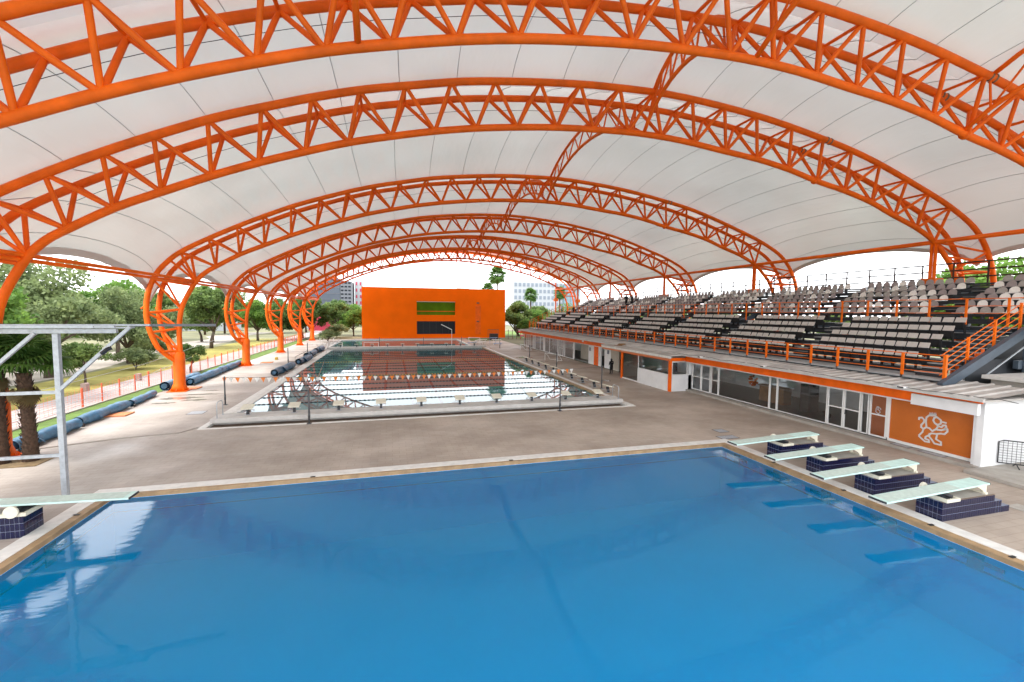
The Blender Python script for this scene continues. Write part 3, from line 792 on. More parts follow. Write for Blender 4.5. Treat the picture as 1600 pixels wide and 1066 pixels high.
stroke([(585,300),(628,335),(660,345),(680,325),(708,325),(715,345),(690,372),(655,380),(610,375)], W_, silver, pn)
stroke([(690,372),(728,368),(728,395),(695,425),(655,418),(600,422),(545,415),(510,440),(480,455),(475,475),(515,490),(520,515),(470,505),(408,450),(408,435),(445,400),(455,365)], W_, silver, pn)
stroke([(525,418),(520,450),(545,480),(580,530),(655,548),(655,515),(620,495),(598,480),(610,435),(598,422)], W_, silver, pn)
stroke([(530,202),(530,178)], .03, silver, pn); stroke([(545,202),(545,182)], .03, silver, pn); stroke([(560,203),(562,180)], .03, silver, pn)
stroke([(577,204),(580,184)], .03, silver, pn); stroke([(595,206),(596,184)], .03, silver, pn); stroke([(526,196),(600,202)], .06, silver, pn)
# orange door
dr = glazed(16.29, 17.14, .2, 2.42, name='door', rail=1.35, wd=.07)
rbox('door_leaf', lion_m, dr, FX+.01, FX+.03, 16.36, 17.07, .27, 2.35)
SC5 = 5.33
stroke([(385,722),(368,735),(365,765),(385,782),(402,770),(395,755),(380,745),(388,730),(405,738),(408,750)], .03, silver, dr, sc=SC5, org=(1300,500), X=FX-.03)
stroke([(372,722),(392,724)], .02, silver, dr, sc=SC5, org=(1300,500), X=FX-.031)
glazed(17.2, 17.58, .2, 2.42)
for (a, c) in ((17.62,18.52),(18.54,19.46)):
    d_ = glazed(a, c, .2, 2.38, name='door', rail=1.3, wd=.07)
    rbox('handle', steel_dark, d_, FX-.07, FX-.04, (c-.12 if a < 18 else a+.09), (c-.09 if a < 18 else a+.12), 1.0, 1.25)
glazed(19.5, 22.92); glazed(22.94, 23.52, mull=()); glazed(23.54, 28.27)
glazed(28.3, 29.1, rail=1.3, wd=.06)
for (a, c) in ((29.2,30.25),(30.27,31.35)): glazed(a, c, .2, 2.38, name='door', rail=1.3, wd=.08)
# things inside
def thing_box(name, label, cat, m_, *a):
    o = MB().box(*a).build(name, m_); tag(o, label, cat); return o
ctr = empty('counter_desk', 'brown wooden reception counter seen through the long window', 'desk')
rbox('front_panel', wood, ctr, 26.3, 26.38, 24.3, 26.4, .152, 1.25); rbox('worktop', wood, ctr, 26.2, 27.1, 24.2, 26.5, 1.25, 1.3); rbox('side_panel', wood, ctr, 26.38, 27.0, 24.3, 24.36, .152, 1.25)
rk = empty('cabinet', 'dark steel cabinet standing inside the window', 'cabinet')
rbox('carcass', steel_dark, rk, 26, 26.8, 22.1, 22.75, .152, 1.95); rbox('door_leaf', black, rk, 25.97, 26, 22.12, 22.73, .2, 1.9)
lk = empty('locker_row', 'beige lockers along the wall behind the white double doors', 'locker')
for k in range(6): rbox('locker_door', mat('beige_locker', (0.30,0.22,0.13), rough=.5), lk, 28.98, 29.0, 14+k*.7+.02, 14.68+k*.7, .25, 2.0)
rbox('carcass', beige_wall, lk, 29.0, 29.5, 14, 18.3, .152, 2.05)
bag = MB(); bag.tube([(25.6,20.4,.28),(25.8,20.6,.32),(26.2,21.2,.3),(26.4,21.5,.22)], [.1,.17,.16,.08], 10)
tag(bag.build('bag', clothes_black, None, True), 'black bag lying on the floor behind the glass', 'bag')
bl = MB()
for k in range(26):
    a = random.uniform(0, 6.28); c = random.uniform(-1, 1); rr = math.sqrt(1-c*c)*.3
    p = Vector((26.3+rr*math.cos(a), 27.0+rr*math.sin(a), 1.55+.38*c)); bl.tube([p, p+Vector((.05,.04,-.12))], [.08,.05], 6)
tag(bl.build('lamp_ornament', orange_rail, None, True), 'orange cluster ornament hanging behind the long window', 'ornament')
# kiosk (projecting)
kx = 22.2
rbox('kiosk_wall', white_wall, lb, kx, kx+.15, 31.75, 36.45, 0, 1.35)
rbox('kiosk_wall', white_wall, lb, kx+.02, 24.3, 31.5, 31.65, 0, 1.35)
rbox('kiosk_wall', white_wall, lb, 24.0, 24.6, 31.5, 31.67, 0, 2.75)
rbox('kiosk_post', orange, lb, kx-.02, kx+.18, 31.48, 31.7, 0, 2.55)
rbox('kiosk_post', orange, lb, kx-.02, kx+.18, 39.35, 39.55, 0, 2.55)
rbox('kiosk_fascia', orange, lb, kx-.04, kx+.1, 31.46, 39.6, 2.55, 2.72)
rbox('kiosk_fascia', orange, lb, kx+.1, 24.0, 31.44, 31.56, 2.55, 2.8)
rbox('kiosk_fascia', coping_white, lb, kx-.2, kx-.04, 31.3, 43.5, 2.78, 2.98)
rbox('kiosk_fascia', mat('faded_orange', (0.62,0.20,0.08), rough=.6), lb, kx-.1, kx-.04, 31.4, 43.5, 2.6, 2.775)
rbox('kiosk_roof', roofm, lb, kx-.2, 23.9, 31.2, 43.6, 2.985, 3.08)
rbox('kiosk_floor', interior_floor, lb, kx+.15, 24.3, 31.7, 39.4, .004, .1)
g1 = MB(); g1.box(kx+.05, kx+.1, 31.7, 36.45, 1.35, 1.4); g1.box(kx+.05, kx+.1, 36.4, 36.48, 0, 2.55); g1.box(kx+.05, kx+.1, 36.48, 39.35, 0, .12)
kw = g1.build('kiosk_window_frame', white_paint, lb)
g = MB(); g.quad((kx+.075,31.7,2.55),(kx+.075,36.4,2.55),(kx+.075,36.4,1.4),(kx+.075,31.7,1.4)); g.build('pane', glass, kw)
g = MB(); g.quad((kx+.075,36.48,2.55),(kx+.075,39.35,2.55),(kx+.075,39.35,.12),(kx+.075,36.48,.12)); g.build('pane', glass, kw)
g1 = MB(); g1.box(kx+.2, 23.9, 31.5, 31.58, 1.36, 1.42); g1.box(kx+.2, kx+.26, 31.5, 31.58, 1.42, 2.5); g1.box(23.84, 23.9, 31.5, 31.58, 1.42, 2.5); g1.box(kx+.26, 23.84, 31.5, 31.58, 2.44, 2.5)
kw = g1.build('kiosk_window_frame', white_paint, lb)
g = MB(); g.quad((kx+.26,31.55,1.42),(23.84,31.55,1.42),(23.84,31.55,2.44),(kx+.26,31.55,2.44)); g.build('pane', glass, kw)
rbox('dark_screen', black, lb, 23.0, 23.5, 32.3, 32.35, 1.5, 2.3)
# recess and toilets
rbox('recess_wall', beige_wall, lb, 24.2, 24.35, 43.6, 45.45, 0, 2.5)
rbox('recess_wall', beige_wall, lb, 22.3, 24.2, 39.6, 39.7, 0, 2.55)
rbox('toilet_wall', white_wall, lb, 24.25, 24.4, 45.45, 47.1, 0, 2.5)
rbox('toilet_wall', white_wall, lb, 24.25, 24.4, 48.05, 48.7, 0, 2.5)
rbox('toilet_wall', white_wall, lb, 24.25, 24.4, 49.85, 51.5, 0, 2.5)
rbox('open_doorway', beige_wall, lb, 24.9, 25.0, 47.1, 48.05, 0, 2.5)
d_ = rbox('door', orange, lb, 24.22, 24.3, 48.7, 49.85, .02, 2.35); rbox('handle', steel_dark, d_, 24.16, 24.2, 48.8, 48.9, 1.0, 1.06)
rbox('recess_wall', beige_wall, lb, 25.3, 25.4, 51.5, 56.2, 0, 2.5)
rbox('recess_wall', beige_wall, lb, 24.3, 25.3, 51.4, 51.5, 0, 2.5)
for y in (51.1, 50.8):
    s_ = rbox('toilet_sign', wc_blue, lb, 24.225, 24.245, y, y+.16, 1.65, 2.1)
s_ = rbox('toilet_sign', wc_blue, lb, 24.225, 24.245, 45.95, 46.4, 1.7, 2.15)
rbox('end_post', white_paint, lb, 24.25, 24.4, 56.15, 56.35, 0, 2.5)
far_ys = [56.4, 59.6, 60.2, 61.9, 62.5, 66, 68.2, 68.9, 70.5, 73.2, 74.4, 76.2, 78.2, 79.8]
for i in range(len(far_ys)-1):
    dd = i in (2, 6, 9, 11)
    glazed(far_ys[i]+.01, far_ys[i+1]-.01, .02, 2.42, name='door' if dd else 'window', rail=1.2 if dd else None, wd=.12 if dd else .06, mull=((far_ys[i]+far_ys[i+1])/2,) if dd else ())
rbox('fascia_lamp', white_paint, lb, 23.5, 23.62, 51.6, 51.9, 2.75, 2.95)
# roof odds and ends
for k, (y, lab) in enumerate(((14.9, 'small white floodlight fixed to the roof edge above the poster'), (22.9, 'small white floodlight on the roof edge above the long window'), (28.9, 'small white floodlight on the roof edge beside the kiosk'))):
    o = empty('floodlight', lab, 'lamp', (23.1, y, 3.1), group='floodlights along the clubhouse roof edge')
    b = MB(); b.box(-.2, .05, -.16, .16, 0.02, .1); b.build('housing', white_paint, o); b = MB(); b.box(-.21, -.2, -.13, .13, .03, .09); b.build('lens', window_dark, o)
b = MB()
for k in range(60):
    y = 12 + k*.9
    pass
cab = [(23.2+.25*math.sin(k*.9), 11+.6*k, 3.17+.02*math.sin(k*2.1)) for k in range(36)]
tag(MB().tube(cab, .012, 4, False).build('roof_cable', rope_dark), 'black cable trailing along the clubhouse roof edge', 'cable')
tag(MB().tube([(40,6,4.2),(30,9.5,3.55),(24.6,12.6,3.18)], .012, 4, False).build('roof_cable', rope_dark), 'black cable sagging over the white end wall', 'cable')
db = MB(); db.box(22.9,23.5,41.0,41.4,3.1,3.3); db.bar((22.4,40.6,3.15),(23.4,42.0,3.2),.25,.04); db.bar((23.0,40.0,3.13),(22.2,41,3.16),.2,.03)
tag(db.build('plank_pile', wood), 'loose boards lying on the kiosk roof', 'planks')

# ================================================================== GRANDSTAND
gs = empty('grandstand', 'steel grandstand with grey treads above the clubhouse roof', 'grandstand')
SY0, SY1 = 14.7, 80.5
LROW = [(26.75+.885*i, 3.72+.455*i) for i in range(5)]
UROW = [(33.0+.81*i, 6.29+.408*i) for i in range(6)]
LB0, LP, LS, LN = 16.7, 8.2, .565, 11
UB0, UP, US, UN = 12.05, 8.2, .575, 12
rbox('walkway_tread', tread_grey, gs, 25.5, 26.75, SY0, SY1, 3.42, 3.47)
# front lattice under the walkway
b = MB(); b.box(25.42, 25.5, SY0, SY1, 3.40, 3.50); b.box(25.42, 25.5, SY0, SY1, 2.98+.38, 3.40-.0001-.02) if False else None
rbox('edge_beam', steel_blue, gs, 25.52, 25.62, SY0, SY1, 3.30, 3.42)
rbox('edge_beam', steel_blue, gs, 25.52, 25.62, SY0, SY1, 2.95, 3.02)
for k in range(48):
    y = SY0+.1+k*1.38
    if y > SY1-.2: break
    b = MB(); b.box(25.53, 25.61, y, y+.07, 3.02, 3.30); b.bar((25.57,y+.07,3.03),(25.57,y+1.36,3.29),.02,.03); b.build('lattice_web', steel_blue, gs)
rbox('edge_plate', tread_grey, gs, 25.38, 25.5, SY0, SY1, 3.36, 3.47)
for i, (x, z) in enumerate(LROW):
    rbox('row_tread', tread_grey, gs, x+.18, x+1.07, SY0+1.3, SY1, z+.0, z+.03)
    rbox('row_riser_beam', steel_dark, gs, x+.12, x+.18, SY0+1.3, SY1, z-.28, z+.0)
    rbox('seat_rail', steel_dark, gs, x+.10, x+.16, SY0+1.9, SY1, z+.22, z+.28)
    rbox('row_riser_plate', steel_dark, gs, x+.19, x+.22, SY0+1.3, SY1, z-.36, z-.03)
rbox('cross_aisle_tread', tread_grey, gs, 31.2, 32.9, 11, SY1, 5.86, 5.91)
rbox('cross_aisle_beam', steel_dark, gs, 31.1, 31.2, 11, SY1, 5.6, 5.92)
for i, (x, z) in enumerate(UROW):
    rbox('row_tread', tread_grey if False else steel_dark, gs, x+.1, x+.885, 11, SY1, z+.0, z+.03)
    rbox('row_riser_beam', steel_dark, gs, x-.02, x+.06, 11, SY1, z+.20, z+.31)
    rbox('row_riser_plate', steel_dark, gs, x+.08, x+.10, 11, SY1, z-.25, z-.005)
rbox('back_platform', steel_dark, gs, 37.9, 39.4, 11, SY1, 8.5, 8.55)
# rakers, posts and braces
for k in range(11):
    y = 14.55 + k*6.56
    b = MB(); b.bar((25.0,y,3.15),(31.4,y,6.05),.22,.42) if k == 0 else b.bar((26.2,y,2.95),(31.4,y,5.45),.22,.36); b.build('raker_beam', steel_blue, gs)
    b = MB(); b.bar((31.4,y,5.7),(39.2,y,8.7-.15),.22,.36); b.build('raker_beam', steel_blue, gs)
    b = MB(); b.box(31.0,31.3,y-.15,y+.15,0,5.7); b.build('stand_column', steel_blue, gs)
    b = MB(); b.box(38.2,38.5,y-.15,y+.15,0,8.3); b.build('stand_column', steel_blue, gs)
    b = MB(); b.bar((31.2,y,3.0),(38.3,y,7.6),.1,.1); b.build('stand_brace', steel_blue, gs)
    b = MB(); b.bar((38.3,y+.05,3.0),(31.2,y+.05,5.4),.1,.1); b.build('stand_brace', steel_blue, gs)
for z in (5.5, 7.9):
    b = MB(); b.box(31.05 if z < 6 else 38.25, 31.2 if z < 6 else 38.4, 11, SY1, z, z+.2); b.build('stand_girder', steel_blue, gs)
# side frame at the near end: raised truss walkway beyond the stairs
rbox('side_walk', steel_blue, gs, 31.3, 36, 10.9, 11.0, 5.3, 5.86)
b = MB(); b.bar((29.9,14.4,4.1),(33.8,14.4,4.15),.2,.42); b.build('stand_girder', steel_blue, gs)
b = MB(); b.bar((27.5,14.35,3.55),(33.5,14.35,6.6),.05,.05); b.build('tie_rod', galv, gs)
rbox('side_panel', steel_dark, gs, 27.0, 31.4, 14.72, 14.76, 3.0, 4.35)
rbox('side_panel', steel_blue, gs, 30.2, 44, 14.22, 14.28, 3.75, 4.6)
rbox('side_panel', steel_dark, gs, 31.5, 44, 16.4, 16.46, 3.0, 5.4)
rbox('stand_girder', steel_blue, gs, 31.3, 44, 12.0, 12.2, 5.3, 5.85)
# stairs: lower aisles and the near end flight
def flight(name, x0, z0, x1, z1, y0, y1, n):
    for k in range(n):
        t = k/n; x = x0+(x1-x0)*t; z = z0+(z1-z0)*(k+1)/n
        b = MB(); b.box(x, x+(x1-x0)/n*1.05, y0, y1, z-.04, z); b.build('stair_tread', tread_grey, gs)
    b = MB()
    for k in range(n):
        t = k/n; x = x0+(x1-x0)*t; z = z0+(z1-z0)*(k+1)/n; b.box(x+.02, x+.05, y0+.04, y1-.04, z-(z1-z0)/n+.005, z-.045)
    b.build('stair_riser', steel_dark, gs)
flight('end', 25.9, 3.47, 31.2, 5.9, 15.05, 16.25, 12)
for k in range(7): flight('aisle', 26.6, 3.5, 31.2, 5.9, LB0+LP*k+LS*LN+.35, LB0+LP*(k+1)-.45, 10)
for k in range(7): flight('aisle', 32.9, 5.9, 37.6, 8.35, UB0+UP*k+US*UN+.1, UB0+UP*(k+1)-.1, 12)
# concrete roof slab right of the stairs
cs = empty('concrete_canopy', 'flat concrete slab roof on the right below the steel stairs', 'roof slab')
rbox('slab', conc_light, cs, 27.1, 45, 5, 14.2, 3.55, 3.72); rbox('edge_beam', conc, cs, 27.4, 45, 12.65, 14.0, 3.05, 3.55)

# ---- seats
def lower_seat_parts():
    back = MB()   # taupe panel leaning back, facing the pool (-X)
    P = [(-.02,.44),(.13,.86)]
    b = MB(); n = Vector((-.95, 0, .33)).normalized()*.02
    a0 = Vector((.0,-.245,.60)); a1 = Vector((.0,.245,.60)); c0 = Vector((.12,-.235,.87)); c1 = Vector((.12,.235,.87))
    b.v = [tuple(p+n) for p in (a0,a1,c1,c0)] + [tuple(p-n) for p in (a0,a1,c1,c0)]
    b.f = [(0,3,2,1),(4,5,6,7),(0,1,5,4),(1,2,6,5),(2,3,7,6),(3,0,4,7)]; b.mi = [0]*6
    panel = b.mesh('backrest', seat_back_grey)
    p = MB(); p.box(-.16, -.02, -.25, .25, .22, .585); p.box(-.10,.06,-.28,-.25,.0,.5); p.box(-.10,.06,.25,.28,.0,.5)
    pan = p.mesh('folded_seat_pan', seat_black)
    return panel, pan
pm, ppan = lower_seat_parts()
def upper_seat_mesh(m_):
    b = MB(); K = 9
    # bucket: rounded back sheet + pan, both with thickness
    prof = []
    for k in range(K):
        a = math.pi*k/(K-1); prof.append((.245*math.cos(a), .10+.27*math.sin(a)**.8))
    outl = [(.245,.02)] + prof + [(-.245,.02)]
    def fn(off): return lambda q: (.20+.22*q[1]*.5+off + .35*abs(q[0])**2*-1, q[0], .38+q[1])
    b.prism(outl, fn(0), fn(.025))
    b2 = MB(); b2.prism([(-.21,-.22),(.22,-.235),(.22,.235),(-.21,.22)], lambda q: (q[0], q[1], .37 - (.03 if q[0] < 0 else 0)), lambda q: (q[0], q[1], .415))
    b3 = MB(); b3.box(-.12, .16, -.03, .03, 0.03, .37); b3.box(-.1, .25, -.2, .2, .33, .37)
    return b.mesh('backrest', m_), b2.mesh('seat_pan', m_), b3.mesh('bracket', steel_dark)
UM = {'mauve grey': upper_seat_mesh(seat_mauve), 'warm grey': upper_seat_mesh(seat_grey), 'off-white': upper_seat_mesh(seat_white)}
lower = []; upper = []
for bk in range(8):
    for ri, (x, z) in enumerate(LROW):
        for k in range(LN):
            y = LB0+LP*bk+LS*(k+.5)
            if y > SY1-.5: continue
            lower.append((y, bk, ri, k, x, z))
for bk in range(-0, 9):
    for ri, (x, z) in enumerate(UROW):
        for k in range(UN):
            y = UB0+UP*bk+US*(k+.5)
            if y > SY1-.5: continue
            if random.random() < .015: continue
            c = random.choices(['mauve grey','warm grey','off-white'], [.45,.28,.27])[0]
            upper.append((y, bk, ri, k, x, z, c))
lower.sort(); upper.sort()
upper = [s_ for s_ in upper if not (s_[0] < 14.3 and False)]
def lseat(i, s_):
    y, bk, ri, k, x, z = s_
    rt = empty('folding_chair', 'folded taupe seat, %s from the near aisle, row %s up, %s lower block' % (ORD[k+1], ORD[ri+1], ORD[bk+1]), 'stadium chair', (x, y, z), group='folding seats of the lower stand')
    rt.rotation_euler = (0, random.uniform(-.05,.05), random.uniform(-.035,.035))
    link('backrest', pm, rt); link('folded_seat_pan', ppan, rt)
for i, s_ in enumerate(lower[:300]): lseat(i, s_)
def join_stuff(name, items, label, cat, parent_meshes):
    V = []; F = []; MI = []; mats = []; n = 0
    for (loc, meshes) in items:
        for me in meshes:
            mt = me.materials[0]
            if mt not in mats: mats.append(mt)
            mi = mats.index(mt)
            V += [(v.co.x+loc[0], v.co.y+loc[1], v.co.z+loc[2]) for v in me.vertices]
            for p in me.polygons: F.append([n+i for i in p.vertices]); MI.append(mi)
            n += len(me.vertices)
    me = bpy.data.meshes.new(name); me.from_pydata(V, [], F)
    for m_ in mats: me.materials.append(m_)
    me.polygons.foreach_set('material_index', MI)
    return tag(link(name, me), label, cat, kind='stuff')
join_stuff('folding_chairs', [((s_[4], s_[0], s_[5]), (pm, ppan)) for s_ in lower[300:]], 'distant rows of folded taupe seats at the far end of the lower stand', 'stadium seats', None)
gaps = {(1,2,4), (2,5,6), (3,1,3)}
for s_ in upper[:300]:
    y, bk, ri, k, x, z, c = s_
    rt = empty('bucket_chair', '%s bucket seat, %s from its near aisle, row %s up, %s upper block' % (c, ORD[k+1], ORD[ri+1], ORD[bk+1]), 'stadium chair', (x+.1, y, z), group='bucket seats of the upper stand')
    rt.rotation_euler = (random.uniform(-.015,.015), random.uniform(-.05,.05), random.uniform(-.06,.06))
    for nm, me in zip(('backrest','seat_pan','bracket'), UM[c]): link(nm, me, rt)
join_stuff('bucket_chairs', [((s_[4]+.1, s_[0], s_[5]), UM[s_[6]]) for s_ in upper[300:]], 'distant rows of mixed grey and white bucket seats at the far end of the upper stand', 'stadium seats', None)

# ---- guard rails
def rail_run(name, label, cat, pts_fn, ys, h, rails, m_, post_r=.03, group=None, sq=False):
    root = empty(name, label, cat, group=group)
    for y in ys:
        x, z = pts_fn(y)
        if sq:
            b = MB(); b.box(x-post_r, x+post_r, y-post_r*1.4, y+post_r*1.4, z-.25, z+h)
        else:
            b = MB(); b.tube([(x,y,z),(x,y,z+h)], post_r, 6)
        b.build('rail_post', m_, root)
    for q in rails:
        b = MB(); xa, za = pts_fn(ys[0]); xb, zb = pts_fn(ys[-1])
        b.tube([(xa,ys[0]-(1.7 if sq and x < 26 else 0),za+q),(xb,ys[-1],zb+q)], (.018 if q < h-.03 else .024) if h < 1.5 else .05, 6)
        b.build('rail_bar', m_, root)
    return root
ys = [14.78+1.715*k for k in range(1, 39)]
rail_run('guard_rail', 'orange guard rail along the front of the lower stand', 'railing', lambda y: (25.42, 3.62), ys, .98, (.97,.68,.40,.12), orange_rail, .04, sq=True)
b = MB(); b.box(25.36, 25.48, 14.62, 14.74, 3.30, 4.65); tag(b.build('corner_post', orange_rail), 'thick orange post at the near corner of the lower stand rail', 'post')
ys = [11.9+1.77*k for k in range(39)]
rail_run('guard_rail', 'orange guard rail along the cross aisle between lower and upper seats', 'railing', lambda y: (31.15, 6.2), ys, 1.26, (1.25,.85,.45), orange_rail, .035, sq=True)
rail_run('guard_rail', 'thin brown railing along the back of the upper stand', 'railing', lambda y: (39.45, 8.5), [11.0+1.95*k for k in range(36)], 1.8, (1.78,1.25,.75), mat('brown_rail', (.05,.02,.012), rough=.8), .06)
# stair handrail on the near end
sr = empty('stair_rail', 'sloping orange handrail of the steel stairs at the near end', 'railing')
for k in range(1, 4):
    t = k/3; x = 25.5+5.6*t; z = 3.45+2.5*t
    b = MB(); b.box(x-.05, x+.05, 14.9, 14.99, z-.25, z+1.15+.1*t); b.build('rail_post', orange_rail, sr)
for q in (1.12,.82,.5,.18):
    MB().tube([(25.5,14.93,3.45+q),(31.1,14.93,5.95+q+.08)], .022, 6).build('rail_bar', orange_rail, sr)
sr = empty('stair_rail', 'orange handrail at the far end of the stand', 'railing')
for k in range(8):
    x = 25.5+k*.9; z = 3.45+k*.42; b = MB(); b.box(x-.05, x+.05, 80.6, 80.68, z-.2, z+1.4); b.build('rail_post', orange_rail, sr)
for q in (1.35,.9,.5): MB().tube([(25.5,80.64,3.45+q),(31.8,80.64,6.39+q)], .03, 6).build('rail_bar', orange_rail, sr)
# orange floor panels seen glowing between rows (fire-hose cabinets below the cross aisle)
for k in range(6):
    o = MB().box(33.0, 33.9, 17.6+k*8.2, 18.6+k*8.2, 4.9, 5.3).build('steel_box', orange_rail)
    tag(o, 'orange steel box under the upper stand, %s from the near end' % ORD[k+1], 'steel box', 'orange boxes under the upper stand')

# ================================================================== SPRINGBOARDS
def dive_block():
    root = empty('diving_plinth', 'x', 'plinth', group='navy tiled plinths under the springboards')
    # local: +X away from pool, origin at front centre
    L = [(0, 2.45, .63), (2.45, 2.82, .42), (2.82, 3.2, .21)]
    hw = .36
    core = MB()
    for a, c, h in L: core.box(a+.006, c+(.006 if c > 3 else 0)-.012*(c > 3), -hw+.006, hw-.006, 0, h-.006)
    core.build('core', grout, root)
    tw, th = .106, .21
    tm = MB(); tm.box(0, tw-.015, 0, .012, 0, th-.016)
    side = tm.mesh('tile', tile_navy)
    tm = MB(); tm.box(0, .012, 0, .105, 0, th-.016); front = tm.mesh('tile', tile_navy)
    for a, c, h in L:
        n = int(round((c-a)/tw)); rows = int(round(h/th))
        for i in range(n):
            for j in range(rows):
                link('tile', side, root, (a+.005+i*(c-a)/n, -hw-.006, .005+j*th))
                if j == rows-1: pass
    for i in range(6):
        for j in range(3):
            link('tile', front, root, (-.006, -hw+.006+i*.12, .005+j*th))
    b = MB(); b.box(.06, 2.4, -hw+.05, hw-.05, .624, .64); b.build('top_screed', conc, root)
    b = MB(); b.box(0, 2.45, -hw, -hw+.05, .625, .637); b.box(0, 2.45, hw-.05, hw, .625, .637); b.build('edge_tile', gutter_brown, root)
    return root
def springboard():
    root = empty('springboard', 'x', 'springboard', group='aqua springboards')
    # local: +X toward rear, origin under board front centre at ground level offset; tip at x=-2.35, rear at x=2.22
    def zz(x): return .86 + (x+2.35)*.035
    b = MB()
    n = 8
    for i in range(n):
        xa = -2.35+4.57*i/n; xb = -2.35+4.57*(i+1)/n
        b.v += [] 
        w_ = .262
        va = zz(xa); vb = zz(xb)
        b.quad((xa,-w_,va),(xb,-w_,vb),(xb,w_,vb),(xa,w_,va))
        b.quad((xa,w_,va-.05),(xb,w_,vb-.05),(xb,-w_,vb-.05),(xa,-w_,va-.05))
        b.quad((xa,-w_,va-.05),(xb,-w_,vb-.05),(xb,-w_,vb),(xa,-w_,va)); b.quad((xa,w_,va),(xb,w_,vb),(xb,w_,vb-.05),(xa,w_,va-.05))
    b.build('board', board_aqua, root)
    b = MB(); b.quad((-2.2,-.235,zz(-2.2)+.003),(.9,-.235,zz(.9)+.003),(.9,.235,zz(.9)+.003),(-2.2,.235,zz(-2.2)+.003)); b.build('grip_surface', board_top, root)
    b = MB(); b.box(-2.38,-2.35,-.262,.262,zz(-2.35)-.05,zz(-2.35)+.004); b.box(2.22,2.25,-.262,.262,zz(2.2)-.05,zz(2.2)+.006); b.build('end_cap', steel_dark, root)
    b = MB(); b.box(.02,.62,-.40,-.34,.64,.74); b.box(.02,.62,.34,.40,.64,.74); b.box(.02,.10,-.34,.34,.64,.74); b.box(.54,.62,-.34,.34,.64,.74); b.build('fulcrum_box', ivory, root)
    MB().tube([(.32,-.34,.80),(.32,.34,.80)], .06, 12).build('fulcrum_roller', black, root, True)
    b = MB(); b.box(.12,.5,-.2,.2,.66,.78); b.build('fulcrum_carriage', steel_dark, root)
    MB().tube([(.32,.42,.80),(.32,.47,.80)], .17, 20).build('hand_wheel', ivory, root)
    for s_ in (-.2, .17):
        b = MB(); b.prism([(1.7,.94),(2.2,.96),(2.2,.64),(2.08,.64),(2.05,.76)], lambda q: (q[0], s_, q[1]), lambda q: (q[0], s_+.04, q[1])); b.build('hinge_bracket', ivory, root)
    b = MB(); b.box(2.1,2.2,-.24,.24,.64,.70); b.build('hinge_foot', ivory, root)
    return root
pl0 = dive_block(); sb0 = springboard()
nm = ['nearest','second nearest','third nearest','farthest']
for k, y in enumerate((9.82, 11.83, 13.83, 15.83)):
    pl = pl0 if k == 0 else dup(pl0, (0,0,0)); pl.location = (16.72, y, 0.0); pl['label'] = 'navy tiled plinth under the %s right-hand springboard' % nm[k]
    sb = sb0 if k == 0 else dup(sb0, (0,0,0)); sb.location = (16.75, y-.05, 0.0); sb['label'] = '%s aqua springboard on the right side of the pool' % nm[k]
pl = dup(pl0, (-10.12, 15.72, 0), math.pi, 'navy tiled plinth at the left edge of the pool')
# the rotated copy shows its other flank: tile it too
for (a, c, h) in ((0,2.45,.63),):
    for i in range(23):
        for j in range(3): 
            link('tile', [ch.data for ch in pl0.children if ch.name.startswith('tile')][0], pl, (a+.005+i*.1065, .354, .005+j*.21))
sb = dup(sb0, (-10.0, 15.70, 0), math.pi, 'aqua springboard at the left edge of the pool')

# ---- starting blocks
def start_block():
    root = empty('starting_block', 'x', 'starting block', group='starting blocks')
    b = MB(); b.box(-.16,.16,-.2,.2,0,.02); b.build('base_plate', galv, root)
    b = MB(); b.bar((0,-.05,.02),(0,.05,.40),.14,.16); b.build('pedestal', steel_dark, root)
    b = MB(); b.prism([(-.30,.50),(.32,.36),(.32,.42),(-.30,.57)], lambda q: (-.31, -q[0], q[1]), lambda q: (.31, -q[0], q[1])); b.build('platform', ivory, root)
    b = MB(); b.tube([(-.28,-.1,.2),(-.28,.35,.2),(.28,.35,.2),(.28,-.1,.2)], .015, 6); b.tube([(-.1,-.25,.22),(-.5,-.25,.22)], .02, 6); b.build('backstroke_grip', galv, root)
    return root
s0 = start_block()
for k in range(10):
    s_ = s0 if k == 0 else dup(s0, (0,0,0))
    s_.location = (-8.17+2.5*k, 28.75, .36); s_['label'] = 'starting block on the near bulkhead, %s from the left' % ORD[k+1]
for k in range(10): dup(s0, (-8.17+2.5*k, 77.9, .36), math.pi, 'starting block on the far bulkhead, %s from the left' % ORD[k+1])
for k in range(10): dup(s0, (17.0, 32.3+2.5*k, .03), math.pi/2, 'starting block on the right pool edge, %s from the near end' % ORD[k+1], scale=1.15)

# ---- posts with pennants
posts = [(-4.6,27.15,1.95,'grey flag post in front of the near bulkhead, left'),(10.7,26.9,1.95,'grey flag post in front of the near bulkhead, right'),
 (-11.0,33.9,1.95,'grey post holding the left end of the pennant line'),(17.4,34.2,1.9,'grey post holding the right end of the pennant line'),
 (-11.9,57.5,2.0,'grey post left of the pool near the rolled covers'),(-11.2,66,2.0,'grey post at the far left of the pool'),(18.4,47.5,1.9,'grey post between the right-hand starting blocks and the glass front'),
 (18.6,58.5,1.9,'grey post right of the pool near the kiosk goal'),(18.6,76,1.9,'grey post at the far right corner of the pool'),
 (-2.0,79.6,1.9,'thin post behind the far bulkhead, left'),(5.5,79.6,1.9,'thin post behind the far bulkhead, middle'),(12.3,79.6,1.9,'thin post behind the far bulkhead, right')]
for (x, y, h, lab) in posts:
    o = empty('flag_post', lab, 'post', (x, y, 0), group='grey posts around the swimming pool')
    MB().tube([(0,0,0),(0,0,h)], .05, 8).build('pole', post_grey, o, True)
    b = MB(); b.box(-.13,.13,-.13,.13,0.003,.03); b.build('base_plate', post_grey, o)
    MB().tube([(0,0,.35),(0,0,.7)], .065, 8).build('sleeve', post_grey, o, True)
